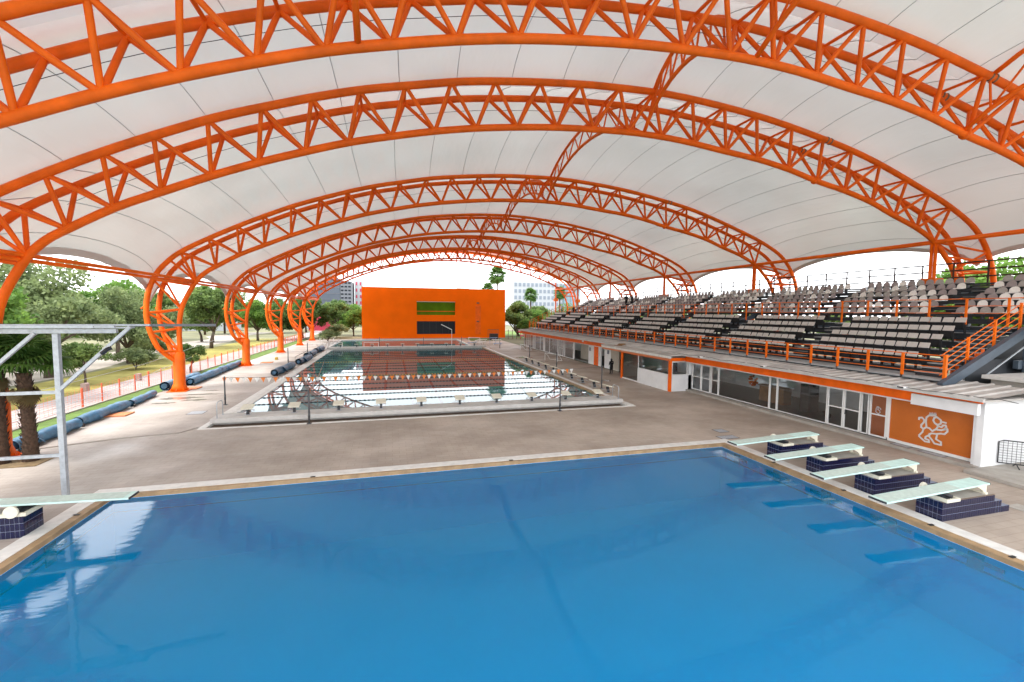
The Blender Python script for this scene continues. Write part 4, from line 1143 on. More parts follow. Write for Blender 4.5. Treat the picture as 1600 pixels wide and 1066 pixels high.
def pennants(label, A, B_, sag, x0, x1, n, size, start=0):
    root = empty('pennant_line', label, 'pennant line', group='pennant lines over the swimming pool')
    A = Vector(A); B_ = Vector(B_)
    P = lambda t: A.lerp(B_, t) - Vector((0,0,sag*4*t*(1-t)))
    MB().tube([P(i/24) for i in range(25)], .012, 4).build('cord', rope_dark, root)
    d = (B_-A).normalized()
    for k in range(n):
        t = x0+(x1-x0)*k/(n-1); p = P(t); tw_ = random.uniform(-.25,.25)
        b = MB(); dd = Vector((d.x*math.cos(tw_)-d.y*math.sin(tw_), d.x*math.sin(tw_)+d.y*math.cos(tw_), 0))*size*.42
        q = Vector((random.uniform(-.03,.03), random.uniform(-.06,.06), -size))
        th = Vector((-dd.y, dd.x, 0)).normalized()*.003
        for s_ in (1, -1):
            pp = [p-dd+th*s_, p+dd+th*s_, p+q+th*s_]
            if s_ < 0: pp.reverse()
            b.tri(*[tuple(v) for v in pp])
        b.build('pennant', flag_orange if k % 2 == 0 else flag_white, root)
pennants('orange and white pennant line right across the pool behind the near starting blocks', (-11.0,33.9,1.88), (17.4,34.2,1.85), .22, .0, .90, 66, .36)
pennants('pennant cord from the left near post towards the far left corner', (-4.6,27.15,1.9), (-9.9,76,.7), .7, .03, .6, 40, .22)
pennants('pennant cord from the right near post towards the far right corner', (10.7,26.9,1.9), (16.3,76,.7), .7, .03, .9, 60, .22)
# handrails at bulkhead ends
for (x, y, rz, lab) in ((-9.55,28.1,0,'steel grab rail at the left end of the near bulkhead'),(15.65,28.1,0,'steel grab rail at the right end of the near bulkhead'),(17.6,88,1.57,'white grab rail at the far right end of the pool deck')):
    o = empty('grab_rail', lab, 'handrail', (x, y, .36 if y < 30 else 0), rz)
    MB().tube([(0,0,0),(0,0,.75),(0,.12,.9),(0,.75,.9),(0,.9,.75),(0,.9,0)], .025, 8).build('rail', galv, o, True)
    for q in (0, .9): MB().tube([(0,q,0),(0,q,.03)], .06, 8).build('flange', galv, o)
# small pool goals
for (x, y, lab, rz) in ((20.6,55.3,'small white goal frame standing by the glass front',0.4),(16.9,92,'grey goal frame at the far right of the deck',1.2),(21.5,71,'small white frame near the far glass doors',0.2),(-9.3,80.5,'white goal frame on the far left of the far pool',-1.57),(-3.4,80.6,'white goal frame behind the far starting blocks',-1.57)):
    o = empty('goal_frame', lab, 'goal', (x, y, 0), rz, 'white goal frames')
    MB().tube([(0,-1.2,0),(0,-1.2,.95),(0,1.2,.95),(0,1.2,0)], .045, 6).build('front_frame', white_paint, o)
    for s_ in (-1.2, 1.2): MB().tube([(0,s_,.95),(.5,s_,.6),(.9,s_,.05)], .03, 6).build('side_tube', white_paint, o)
    MB().tube([(.9,-1.2,.05),(.9,1.2,.05)], .03, 6).build('back_tube', white_paint, o)
# basketball-like water-polo hoop and lifeguard things on far deck
o = empty('lifeguard_crane', 'tall white bent pole in front of the dark window', 'pole', (10.6,80.2,0))
MB().tube([(0,0,0),(0,0,3.2)], .05, 6).build('pole', white_paint, o); MB().tube([(0,0,3.15),(-1.9,0,4.1)], .08, 6).build('arm', white_paint, o)
o = empty('furniture_pile', 'pile of white plastic furniture at the far right corner of the pool', 'furniture pile', (17.5,84,0))
for k in range(9):
    b = MB(); a = random.uniform(-.6,.6); x = random.uniform(-2.6,2.6); y = random.uniform(-2.5,2.5); z = random.uniform(.3,1.25)
    b.bar((x-.9*math.cos(a), y-.9*math.sin(a), z), (x+.9*math.cos(a), y+.9*math.sin(a), z+random.uniform(-.1,.25)), .6, .07)
    b.bar((x-.6,y,0),(x-.6,y,z),.05,.05); b.bar((x+.6,y,0),(x+.6,y,z),.05,.05); b.build('panel', white_paint if k % 3 else mat('light_blue_plastic', (.2,.35,.6), rough=.5), o)
o = empty('metal_frame_pile', 'tangle of pale metal frames at the far left corner of the pool', 'furniture pile', (-11.5,88,0))
for k in range(22):
    b = MB(); x = random.uniform(-1.4,1.4); y = random.uniform(-7,5); z = random.uniform(.15,1.3)
    b.tube([(x,y,0),(x+random.uniform(-.6,.6),y+random.uniform(-.8,.8),z),(x+random.uniform(-1,1),y+random.uniform(-1,1),z)], .04, 5); b.build('tube', conc_light if k % 2 else white_paint, o)

# ---- left grey diving tower frame
tw = empty('steel_tower', 'grey galvanised steel platform frame rising at the left pool edge', 'tower')
def tb(name, a, c, s=.12, s2=None): MB().bar(a, c, s, s2 or s).build(name, galv, tw)
tb('tower_post', (-10.62,17.9,0), (-10.62,17.9,5.68), .15)
tb('tower_post', (-13.2,17.9,0), (-13.2,17.9,5.68), .15)
tb('tower_beam', (-15,17.9,5.76), (-8.95,17.9,5.76), .14, .14)
tb('tower_beam', (-15,18.6,5.94), (-8.3,18.6,5.94), .1, .06)
tb('tower_beam', (-15,16.6,5.95), (-8.9,16.6,5.95), .06, .05)
tb('tower_beam', (-15,17.3,5.93), (-8.7,17.3,5.93), .10, .05)
tb('platform_plank', (-15,18.1,5.87), (-8.6,18.1,5.87), .3, .05)
MB().bar((-8.9,18.62,5.93),(-6.35,18.9,5.93),.09,.09).build('tower_beam', mat('dark_grey_metal',(.13,.13,.14),rough=.6), tw)
tb('cross_bar', (-15,17.9,3.74), (-10.7,17.9,3.74), .10)
tb('cross_bar', (-15,17.9,1.62), (-10.7,17.9,1.62), .10)
tb('diagonal_brace', (-10.6,17.85,3.8), (-8.55,17.85,5.9), .10)
tb('diagonal_brace', (-12.3,17.85,4.55), (-11.15,17.85,5.7), .10)
tb('diagonal_brace', (-14.6,17.85,2.2), (-12.3,17.85,4.55), .10)
MB().tube([(-9.35,17.78,5.0),(-9.2,17.8,5.15),(-9.1,17.85,5.2)], .07, 6).build('clamp', black, tw)
for k, (a, c) in enumerate((((-15.6,18.5,2.6),(-19.5,58,3.0)), ((-15.6,18.5,1.5),(-19,50,1.8)), ((-15.6,19,1.2),(-18.6,44,1.6)))):
    tag(MB().tube([a, tuple((Vector(a)+Vector(c))/2-Vector((0,0,.35))), c], .012, 4).build('guy_wire', galv), '%s thin guy wire slanting past the palms' % ['upper','middle','lower'][k], 'wire', 'guy wires by the palms')

# ---- rolled pool covers
def cover(x, y0, y1, rad, label, dx=0, m_=tarp, group='rolled blue covers along the left fence'):
    rad *= .88
    o = empty('rolled_cover', label, 'pool cover', (x, (y0+y1)/2, 0), group=group)
    L = (y1-y0)/2; n = max(8, int(L*5)); pts = []; rs = []
    for i in range(n+1):
        t = i/n; pts.append((dx*(t-.5)+.03*math.sin(t*17+x), -L+2*L*t, rad*.96+.01*math.sin(t*31))); rs.append(rad*(1+.10*math.sin(t*13+y0)+.06*math.sin(t*41)))
    MB().tube(pts, rs, 14, False).build('tarpaulin_roll', m_, o, True)
    MB().tube([(pts[0][0],-L+.25,rad),(pts[0][0],-L-.12,rad)], rad*.55, 12).build('roller_core', tarp_dark, o)
    MB().tube([(pts[0][0]+.25,-L-.05,.1),(pts[0][0]+.31,-L-.05,.1)], .10, 12).build('wheel', black, o)
    b = MB(); b.bar((dx*.2, -L*.4, rad*1.9), (dx*.3+.32, -L*.3, .12), .7, .02); b.build('loose_flap', m_, o)
cover(-16.5, 24.6, 28.9, .34, 'rolled blue cover nearest the palms, left of the deck')
cover(-16.75, 29.3, 34.2, .33, 'rolled blue cover second from the palms along the deck edge', -.1)
cover(-17.0, 34.6, 38.6, .27, 'short thin rolled blue cover ending before the large orange column', -.4)
cover(-17.35, 40.9, 46.5, .42, 'crumpled blue cover just beyond the large orange column', .3)
cover(-16.7, 43.2, 50.5, .38, 'long blue cover behind the crumpled one along the left deck edge', -.2)
cover(-17.0, 50.8, 57.5, .36, 'blue cover roll ending before the fourth arch column', -.2)
cover(-10.95, 47.6, 54.2, .40, 'dark blue cover roll lying on the pool edge, nearest of four', .4, tarp_dark, 'dark blue cover rolls at the left pool edge')
cover(-10.55, 57, 63, .40, 'dark blue cover roll on the pool edge, second of four', .3, tarp_dark, 'dark blue cover rolls at the left pool edge')
cover(-11.0, 64.5, 70, .42, 'dark blue cover roll on the pool edge, third of four', .2, tarp_dark, 'dark blue cover rolls at the left pool edge')
cover(-10.9, 71.5, 77, .45, 'dark blue cover roll on the pool edge, farthest of four', .2, tarp_dark, 'dark blue cover rolls at the left pool edge')
# mats on deck
for (x, y, lab) in ((-16.2,32.05,'flat orange mat on the deck beside the rolled covers'),(-15.9,41.5,'flat orange board on the deck beyond the large column'),(-14.8,60,'orange board far along the left deck')):
    o = MB().box(x-.62, x+.62, y-.55, y+.55, .005, .07).build('orange_mat', mat('salmon_mat',(.62,.22,.09),rough=.8)); tag(o, lab, 'mat', 'orange mats on the left deck')
tag(MB().box(-14.6,-14.3,63,63.4,.004,.35).build('bucket', yellow_rope), 'small yellow bucket on the far left deck', 'bucket')
tag(MB().tube([(-16.2,24.9,.02),(-13,26.2,.02),(-10.8,26.6,.02),(-10.3,27.6,.02)], .03, 6).build('hose', conc), 'grey hose lying across the deck to the pool corner', 'hose')
tag(MB().tube([(-11.9,58,.3),(-11.6,60,.1),(-12.2,63,.35),(-11.2,66,.9)], .03, 6).build('hose', black), 'black hose draped between the two left posts', 'hose')
# wet patches that mirror the sky
puddle_m = mat('wet_paving', (0.30, 0.27, 0.24), rough=0.06, spec=0.6)
def puddle(cx, cy, rx, ry, seed):
    rg = random.Random(seed); b = MB(); P = []
    for k in range(28):
        a = 2*math.pi*k/28; q = rg.uniform(.55, 1.1); P.append((cx+rx*q*math.cos(a), cy+ry*q*math.sin(a), .004))
    b.v = [(cx, cy, .004)] + P; b.f = [(0, 1+k, 1+(k+1) % 28) for k in range(28)]; b.mi = [0]*28
    return struct('puddle', b, puddle_m)
for i, a in enumerate(((-14.9,37.2,1.5,.55),(-13.6,36.2,1.1,.4),(-14.2,38.5,1.6,.35),(-15.2,35.4,.9,.3),(-13.9,40.2,.8,.2),(18.9,54.5,1.2,.5),(18.4,60,1.6,.8),(22.6,34.2,.7,.25),(19.8,38,.5,.6))): puddle(*a, i)
# drain grates
for k, (x0, x1, y0, y1, lab) in enumerate(((17.3,17.95,19.9,20.55,'small dark drain grate beyond the farthest springboard'),(16.55,17.6,18.78,19.35,'dark three-part grate at the corner of the diving pool'),(20.3,20.95,9.2,9.75,'square access cover in the paving right of the nearest plinth'),(23.82,24.2,15.0,15.8,'grey mat on the step in front of the orange poster door'),(23.82,24.2,13.6,14.6,'grey mat on the step in front of the emblem poster'),(-12.3,-11.4,31.2,32.1,'dark drain grate left of the near bulkhead'))):
    o = empty('floor_grate', lab, 'grate'); z = .0 if y0 > 16 or x0 < 23 else .15
    b = MB(); b.box(x0, x1, y0, y1, z+.003, z+.012); b.build('frame', post_grey if k != 2 else conc, o)
    for i in range(5):
        b = MB(); yy = y0+.05+(y1-y0-.1)*i/5; b.box(x0+.03, x1-.03, yy, yy+(y1-y0-.1)/5-.02, z+.012, z+.018); b.build('slat', galv if k != 2 else conc, o)
# crowd barrier at far right
br = empty('crowd_barrier', 'black steel crowd barrier standing by the white end wall', 'barrier', (24.9, 11.3, .14))
MB().tube([(.0,1.0,.15),(.0,1.0,1.05),(.1,.9,1.12),(1.8,-.8,1.12),(2.0,-1.0,1.05),(2.0,-1.0,.15),(0,1.0,.15)], .025, 6).build('frame', black, br)
for k in range(20):
    t = k/19; x = .1+1.8*t; y = .9-1.8*t; MB().tube([(x,y,.17),(x,y,1.1)], .008, 4, False).build('bar', black, br)
for k in range(8):
    z = .25+k*.11; MB().tube([(.02,.98,z),(1.98,-.98,z)], .007, 4, False).build('cross_wire', black, br)
for t in (.2,.8):
    x = 2*t; y = 1-2*t; MB().tube([(x-.2,y-.2,.01),(x,y,.15),(x+.2,y+.2,.01)], .02, 5).build('foot', black, br)

# ================================================================== FENCE LEFT
fn = empty('mesh_fence', 'orange post and net fence along the pale footpath on the left', 'fence')
for k in range(44):
    y = 24.6+2.05*k
    big = k % 4 == 1
    b = MB(); b.tube([(-19.5,y,0),(-19.5,y,1.32)], .06 if big else .04, 6); b.build('fence_post', mat('coral_post',(.75,.12,.05),rough=.6), fn)
netm = mat('orange_net', (.75,.16,.07), rough=.8)
b = MB()
for z in np.arange(.12, 1.3, .13): b.bar((-19.5,24.6,z),(-19.5,114,z), .006, .010)
y = 24.6
while y < 112: b.bar((-19.5,y,.1),(-19.5,y,1.28), .005, .008); y += .33
o = b.build('net', netm, fn); o['kind'] = 'stuff'

# ================================================================== VEGETATION
def crown_mesh(name, m_, clumps, nleaf, leaf, seed, flat=.8):
    rg = np.random.default_rng(seed)
    V = []; 
    cs_ = np.array([c[:3] for c in clumps]); rs_ = np.array([c[3] for c in clumps])
    wts = rs_**2/ (rs_**2).sum()
    idx = rg.choice(len(clumps), nleaf, p=wts)
    d = rg.normal(size=(nleaf,3)); d /= np.linalg.norm(d, axis=1)[:,None]
    rad = rs_[idx]*(rg.random(nleaf)**.30)*(1+.12*rg.normal(size=nleaf))
    C_ = cs_[idx] + d*rad[:,None]*np.array([1,1,flat])
    n1 = rg.normal(size=(nleaf,3)); n1 /= np.linalg.norm(n1, axis=1)[:,None]
    n2 = np.cross(n1, rg.normal(size=(nleaf,3))); n2 /= np.linalg.norm(n2, axis=1)[:,None]
    sz = leaf*(.6+.8*rg.random(nleaf))[:,None]
    v = np.stack([C_-n1*sz-n2*sz*.4, C_+n2*sz*.75*-1+n1*sz*.2, C_+n1*sz+n2*sz*.3, C_+n2*sz*.75], 1).reshape(-1,3)
    me = bpy.data.meshes.new(name); me.vertices.add(nleaf*4); me.vertices.foreach_set('co', v.ravel().astype('f'))
    me.loops.add(nleaf*4); me.loops.foreach_set('vertex_index', np.arange(nleaf*4)); me.polygons.add(nleaf)
    me.polygons.foreach_set('loop_start', np.arange(nleaf)*4); me.polygons.foreach_set('loop_total', np.full(nleaf,4))
    me.materials.append(m_); me.update(calc_edges=True); return me
def tree_kind(seed, m_, h, spread, nl, leaf, trunk_h, base=.3, trunk_r=.2):
    rg = random.Random(seed); clumps = []
    limbs = MB()
    top = Vector((rg.uniform(-.3,.3), rg.uniform(-.3,.3), trunk_h))
    limbs.tube([(0,0,-.1),(.05,.03,trunk_h*.5),tuple(top)], [trunk_r*1.25,trunk_r,trunk_r*.8], 9)
    nb = 9
    for k in range(nb):
        a = 2*math.pi*k/nb + rg.uniform(-.3,.3); e = rg.uniform(.25,1.0); L = spread*rg.uniform(.55,.95)
        zt = trunk_h+(h-trunk_h)*rg.uniform(.25,.8)*(1.15-.4*e)
        end = Vector((math.cos(a)*L*e, math.sin(a)*L*e, zt)); mid = top.lerp(end, .5)+Vector((rg.uniform(-.3,.3), rg.uniform(-.3,.3), rg.uniform(0,.5)))
        limbs.tube([tuple(top-Vector((0,0,.15))),tuple(mid),tuple(end)], [trunk_r*.6,trunk_r*.35,trunk_r*.12], 6)
        for q in range(3):
            c = end + Vector((rg.uniform(-1,1)*spread*.3, rg.uniform(-1,1)*spread*.3, rg.uniform(-.5,.6)*h*.14))
            clumps.append((c.x, c.y, min(c.z, h-.6), spread*rg.uniform(.18,.36)))
            if q == 0: limbs.tube([tuple(mid), tuple(c)], [trunk_r*.25,trunk_r*.06], 5)
    for q in range(5): clumps.append((rg.uniform(-.4,.4)*spread, rg.uniform(-.4,.4)*spread, h*rg.uniform(.72,.93), spread*rg.uniform(.2,.34)))
    return limbs.mesh('trunk', bark, True), crown_mesh('crown', m_, clumps, nl, leaf, seed)
TK = {
 'spreading': tree_kind(1, leaf_grey, 10, 6.0, 16000, .16, 2.4, trunk_r=.32),
 'round': tree_kind(2, leaf_mid, 8, 3.6, 12000, .14, 2.2, trunk_r=.2),
 'round2': tree_kind(5, leaf_bright, 8, 3.6, 12000, .14, 2.0, trunk_r=.2),
 'dark': tree_kind(3, leaf_dark, 8, 3.8, 11000, .16, 1.8, trunk_r=.22),
 'dense': tree_kind(13, leaf_mid, 7, 3.8, 16000, .16, .6, trunk_r=.25),
 'small': tree_kind(4, leaf_mid, 3.2, 1.5, 3500, .09, 1.2, trunk_r=.07),
 'bush': tree_kind(6, leaf_grey, 2.4, 1.8, 3500, .09, .3, trunk_r=.05),
}
def tree(kind, x, y, label, s=1.0, rz=0, sz=None, cat='tree', name='tree'):
    o = empty(name, label, cat, (x, y, -.02), rz, 'trees around the pool')
    link('trunk', TK[kind][0], o); link('crown', TK[kind][1], o); o.scale = (s, s, sz or s); return o
T_ = tree
T_('spreading', -31, 51, 'large spreading pale-leaved tree in the middle of the left opening', 1.0, .4, 1.05)
T_('spreading', -30.2, 62.5, 'grey-green tree left of the third arch column with a leaning dark trunk', .72, 2.1, .85)
T_('round2', -27.5, 36.5, 'bright green tree at the far left behind the palm tops', 1.15, 1)
T_('spreading', -44, 60, 'wide grey-green tree farther back in the left opening', 1.1, 3.3, 1.0)
T_('spreading', -50, 82, 'hazy wide tree far behind the left opening', 1.1, 1.2, .9)
T_('round', -33.9, 99, 'rounded green tree with bare trunk between the third and fourth columns', 1.15, .5)
T_('round', -36.5, 101, 'second rounded tree just left of the one between the columns', 1.05, 2.5)
T_('round2', -27, 103, 'bright green tree right behind the fourth arch column', 1.1, 4)
T_('dark', -22.5, 104, 'dark green tree between the fourth and fifth columns', 1.0, 1)
T_('round2', -20.0, 112, 'pale green tree seen between the fifth and sixth columns', 1.0, 2)
T_('dark', -17.5, 108, 'dark tree behind the last arch column', 1.15, 3)
T_('round', -14.0, 122, 'mid green tree right of the last column', 1.1, 5)
T_('round2', -11.0, 140, 'pale green tree on the path left of the orange building', 1.05, .3)
T_('round2', -9.2, 118, 'bright bushy tree touching the left end of the orange building', .85, 1.3)
T_('dark', -15.5, 150, 'dark tree far down the path', 1.2, 1.9)
T_('spreading', -40, 130, 'broad tree behind the rounded ones', 1.1, .2)
T_('dark', -30, 135, 'dark tree behind the rounded ones', 1.2, .9)
T_('round', -24, 140, 'mid green tree far behind the fifth column', 1.3, 2.2)
T_('dense', 32.5, 112, 'large dense dark tree right of the orange building', 1.45, .8, 1.3)
T_('round2', 32.0, 103, 'bright low tree in front of the dense dark one', .6, 2.8)
T_('round2', 36.5, 112, 'bright green tree beside the end of the stands', .9, 5.2)
T_('round', 47, 140, 'hazy tree beyond the far end of the stands', 1.1, 1)
T_('round', 41, 146, 'hazy tree far beyond the stands, below the apartment block', 1.0, 3)
T_('round2', 56, 30, 'bright green tree behind the stands at the right edge', 1.5, .4)
T_('round2', 54, 20, 'bright green tree low behind the near stands', 1.1, 2.4)
T_('round', 52, 41, 'tree behind the stands between the second and third arch', .9, 2.9)
T_('small', -25.2, 45.5, 'small dark green tree with a leaning trunk on the yellow lawn', 1.15, 1)
T_('small', -19.9, 52, 'thin sapling beside the fence', .95, 2)
T_('bush', -26.5, 56, 'low pale bush on the lawn edge', 1.0, 1, cat='bush', name='bush')
T_('bush', -29.5, 66, 'wide low bush beside the dirt path', 1.3, 2, cat='bush', name='bush')
T_('bush', -12.5, 98, 'bush beside the far end of the left deck', 1.1, 3, cat='bush', name='bush')
T_('bush', -12.5, 112, 'bush at the foot of the path by the orange building', 1.4, 4, cat='bush', name='bush')
for i_, (x_, y_, k_, l_) in enumerate(((-38,44,'round','leafy tree at the left behind the steel tower'),(-36,72,'round2','bright tree filling the gap left of the third arch column'),(-42,88,'dark','dark tree deep in the park left of the rounded pair'),(-46,108,'round','tree behind and left of the rounded pair'),(-52,52,'dark','dark tree behind the large spreading one'),(-29,84,'round','leafy tree right behind the third arch column'),(-57,70,'round2','tall light tree at the back of the left opening'))):
    T_(k_, x_, y_, l_, 1.25, i_*1.1, 1.3)
# distant treeline
cl = [(x, y, random.uniform(2,5), random.uniform(4,7)) for x, y in [(-130+i*6+random.uniform(-2,2), 185+random.uniform(-8,8)) for i in range(20)]] + [(x, y, random.uniform(2,5), random.uniform(4,7)) for x, y in [(60+i*6, 170+random.uniform(-8,8)) for i in range(18)]] + [(-70+random.uniform(-4,4), 20+i*8, random.uniform(2,5), random.uniform(4,7)) for i in range(20)]
o = link('treeline', crown_mesh('treeline', leaf_mid, cl, 42000, .45, 9)); tag(o, 'continuous hazy band of trees behind the park', 'trees', kind='stuff')
# stones and stump posts on the lawn
for (x, y, lab) in ((-22.2,47.2,'squat pinkish stone bollard on the lawn by the path'),(-23.3,42.0,'low pale boulder on the lawn by the path')):
    b = MB(); b.prism([(-.22,0),(.22,0),(.2,.6),(.1,.68),(-.16,.64)], lambda q: (q[0], -.2, q[1]), lambda q: (q[0], .2, q[1])); o = b.build('stone', mat('pink_stone',(.35,.25,.22),rough=.9)); o.location = (x, y, -.02); tag(o, lab, 'stone')

# ---- fan palms
def fan_mesh(seed, m_):
    rg = random.Random(seed); b = MB(); n = 26; R0 = .95
    b.bar((0,0,0),(1.0,0,.25),.035,.02)
    for k in range(n):
        a = -2.1+4.2*k/(n-1); L = R0*(1-.18*abs(a)/2.1)*rg.uniform(.92,1.05)
        c = Vector((1.0,0,.25)); d = Vector((math.cos(a), math.sin(a), .08)); sd_ = Vector((-math.sin(a), math.cos(a), 0))
        p1 = c+d*L*.55; p2 = c+d*L*.8+Vector((0,0,-.12)); p3 = c+d*L+Vector((0,0,-.38-rg.random()*.12))
        w1 = .055
        b.quad(tuple(c), tuple(p1-sd_*w1+Vector((0,0,.01))), tuple(p1+Vector((0,0,.035))), tuple(c))if False else None
        b.tri(tuple(c), tuple(p1-sd_*w1), tuple(p1+sd_*w1))
        b.quad(tuple(p1-sd_*w1), tuple(p2-sd_*w1*.6), tuple(p2+sd_*w1*.6), tuple(p1+sd_*w1))
        b.tri(tuple(p2-sd_*w1*.6), tuple(p3), tuple(p2+sd_*w1*.6))
    return b.mesh('frond', m_)
FG = [fan_mesh(1, leaf_palm), fan_mesh(2, leaf_palm)]; FD = fan_mesh(3, leaf_dry)
def palm(x, y, h, label, s=1.0, nf=34, tr=.22, dry=8, droop=1.45, lean=0, cat='palm tree', scales=True):
    o = empty('fan_palm', label, cat, (x, y, 0), random.uniform(0,6), 'fan palms')
    pts = [(0,0,0),(0,0,h*.3),(lean*.5,0,h*.7),(lean,0,h)]
    t_ = MB().tube(pts, [tr*1.25,tr*1.0,tr*.95,tr*1.05], 12).build('trunk', palm_bark, o, True)
    if scales:
        b = MB(); rg = random.Random(int(h*100))
        for k in range(150):
            z = h*(k+.5)/150; a = k*2.4; rr = tr*1.05; c, s2 = math.cos(a), math.sin(a); lx = lean*z/h
            p = Vector((lx+c*rr, s2*rr, z)); q = Vector((lx+c*(rr+.09), s2*(rr+.09), z+.13)); tg = Vector((-s2, c, 0))*.07
            b.tri(tuple(p-tg), tuple(p+tg), tuple(q)); b.tri(tuple(p+tg-Vector((0,0,.05))), tuple(p-tg-Vector((0,0,.05))), tuple(q))
        b.build('leaf_base_scale', palm_bark, t_)['kind'] = 'stuff'
    for k in range(nf+dry):
        dead = k >= nf
        a = k*2.39996; el = (1.40-droop*(k/nf)) if not dead else random.uniform(-1.45,-1.1)
        fo = link('frond', FD if dead else FG[k % 2], o, (lean, 0, h-.05-(.25 if dead else 0)))
        fo.rotation_euler = (random.uniform(-.3,.3), -el, a); fo.scale = (s*random.uniform(.85,1.1)*(.6 if dead else 1),)*3
    return o
palm(-15.75, 23.0, 4.2, 'leftmost of the two near fan palms with a shaggy trunk', 1.0, 34, dry=4)
palm(-14.85, 23.15, 3.8, 'right-hand near fan palm, slightly shorter, its fronds over the deck', 1.0, 34, lean=.1, dry=4)
palm(30.9, 130, 17.2, 'tall fan palm rising above the right end of the orange building', 1.75, 40, .22, 0, droop=2.5, scales=False)
palm(29.8, 138, 13.0, 'shorter palm top just above the orange building roof', 1.5, 40, .22, 0, droop=2.5, scales=False)
palm(41.5, 130, 11.5, 'fan palm in front of the pale apartment block', 1.4, 40, .22, 0, droop=2.5, scales=False)
palm(53, 135, 12.5, 'fan palm just above the far end of the stands', 1.4, 40, .22, 0, droop=2.5, scales=False)
palm(-45.5, 128, 9.5, 'left of two distant palms behind the rounded tree', 1.7, 40, .22, 0, droop=2.5, scales=False)
palm(-43, 134, 10.5, 'right of two distant palms behind the rounded tree', 1.7, 40, .22, 0, droop=2.5, scales=False)
b = MB(); b.box(-17.2,-14.2,22.3,24.0,.003,.03); struct('planting_bed', b, mat('bed_soil',(.20,.14,.07),rough=.95,noise=.3,nscale=3,bump=1,bscale=12))

# ================================================================== FAR BUILDINGS
def facade(name, label, x0, x1, y, z0, z1, depth, m_, wm, nx, nz, fx=.6, fz=.55, skip=None):
    o = empty(name, label, 'building')
    b = MB(); b.box(x0, x1, y, y+depth, z0, z1); b.build('wall', m_, o)
    dx = (x1-x0)/nx; dz = (z1-z0)/nz
    for i in range(nx):
        for j in range(nz):
            if skip and skip(i, j): continue
            xa = x0+dx*(i+.5-fx/2); za = z0+dz*(j+.5-fz/2)
            b = MB(); b.box(xa, xa+dx*fx, y-.12, y-.02, za, za+dz*fz); w_ = b.build('window', wm, o)
    return o
facade('apartment_block', 'white apartment block with rows of windows right of the orange building', 54, 78, 195, 0, 20.3, 14, far_white, mat('far_window',(.19,.22,.26),rough=.5, spec=.2), 12, 7)
facade('apartment_wing', 'pale blue glass wing beside the white apartment block', 78.2, 86, 193, 0, 19.6, 12, far_blue, far_mullion, 4, 9, .15, .8)
facade('white_annex', 'low white building below the apartment block', 50, 80, 175, 0, 7.5, 8, far_white, mat('far_window',(.19,.22,.26),rough=.5, spec=.2), 16, 2, .5, .3)
go = facade('office_building', 'grey glass office building left of the orange building', -36.5, -20.4, 196, 0, 19.5, 16, far_glass, far_mullion, 9, 8, .94, .06)
go = facade('office_tower', 'grey banded office tower edge beside the glass building', -20.2, -15.9, 196, 0, 18.6, 16, far_mullion, window_dark, 3, 12, .7, .4)
facade('white_tower', 'thin white tower with crimson panels left of the orange building', -15.3, -12.0, 205, 0, 19.5, 8, far_white, far_red, 2, 7, .35, .5)
b = MB(); b.box(-25, -17, 150, 156, 0, 7.3); o = empty('crimson_pavilion', 'low crimson building among the trees', 'building'); b.build('wall', far_red, o); MB().box(-25.3,-16.7,149.7,156.3,7.3,7.5).build('roof', far_mullion, o)
facade('white_house', 'white building glimpsed between the left trees', -68, -46, 150, 0, 8.5, 8, far_white, far_mullion, 8, 2, .5, .3)
facade('white_house', 'low white building behind the rounded trees', -40, -18, 165, 0, 5.5, 8, far_white, far_mullion, 10, 1, .5, .3)
0 and facade('tower_block', 'grey tower block faint behind the stands at right', 190, 205, 220, 0, 24, 12, far_mullion, far_glass, 6, 9)
0 and facade('white_block', 'white block behind the far rows of the upper stand', 150, 168, 260, 0, 24, 12, far_white, far_mullion, 8, 8)
# red play structure
o = empty('play_structure', 'red and pink playground frame beyond the far right corner', 'playground', (29.5,100,0))
for k in range(7):
    b = MB(); x = -3+k*1.0; b.tube([(x,0,0),(x,0,2.3)], .07, 6); b.build('upright', gutter_brown if k < 3 else red_play, o)
for z in (.7,1.5): MB().box(0,3.4,-.1,.1,z,z+.42).build('panel', mat('pink_panel',(.7,.15,.22),rough=.5), o)
MB().tube([(-.5,.5,1.8),(1.5,.2,1.2),(3.5,.4,1.7)], .22, 8).build('slide', red_play, o, True)
o = MB().box(21.6,23.4,97.4,98.4,.04,1.5).build('dark_crate', black); tag(o, 'black crate on the grass at the far right corner', 'crate')
o = empty('far_gate', 'brown barred gate in front of the right end of the orange building', 'gate', (21.5,99.5,0))
for k in range(10): MB().tube([(k*.28,0,0),(k*.28,0,2.4)], .03, 5).build('bar', gutter_brown, o)
for z in (.2,2.35): MB().tube([(0,0,z),(2.55,0,z)], .04, 5).build('rail', gutter_brown, o)

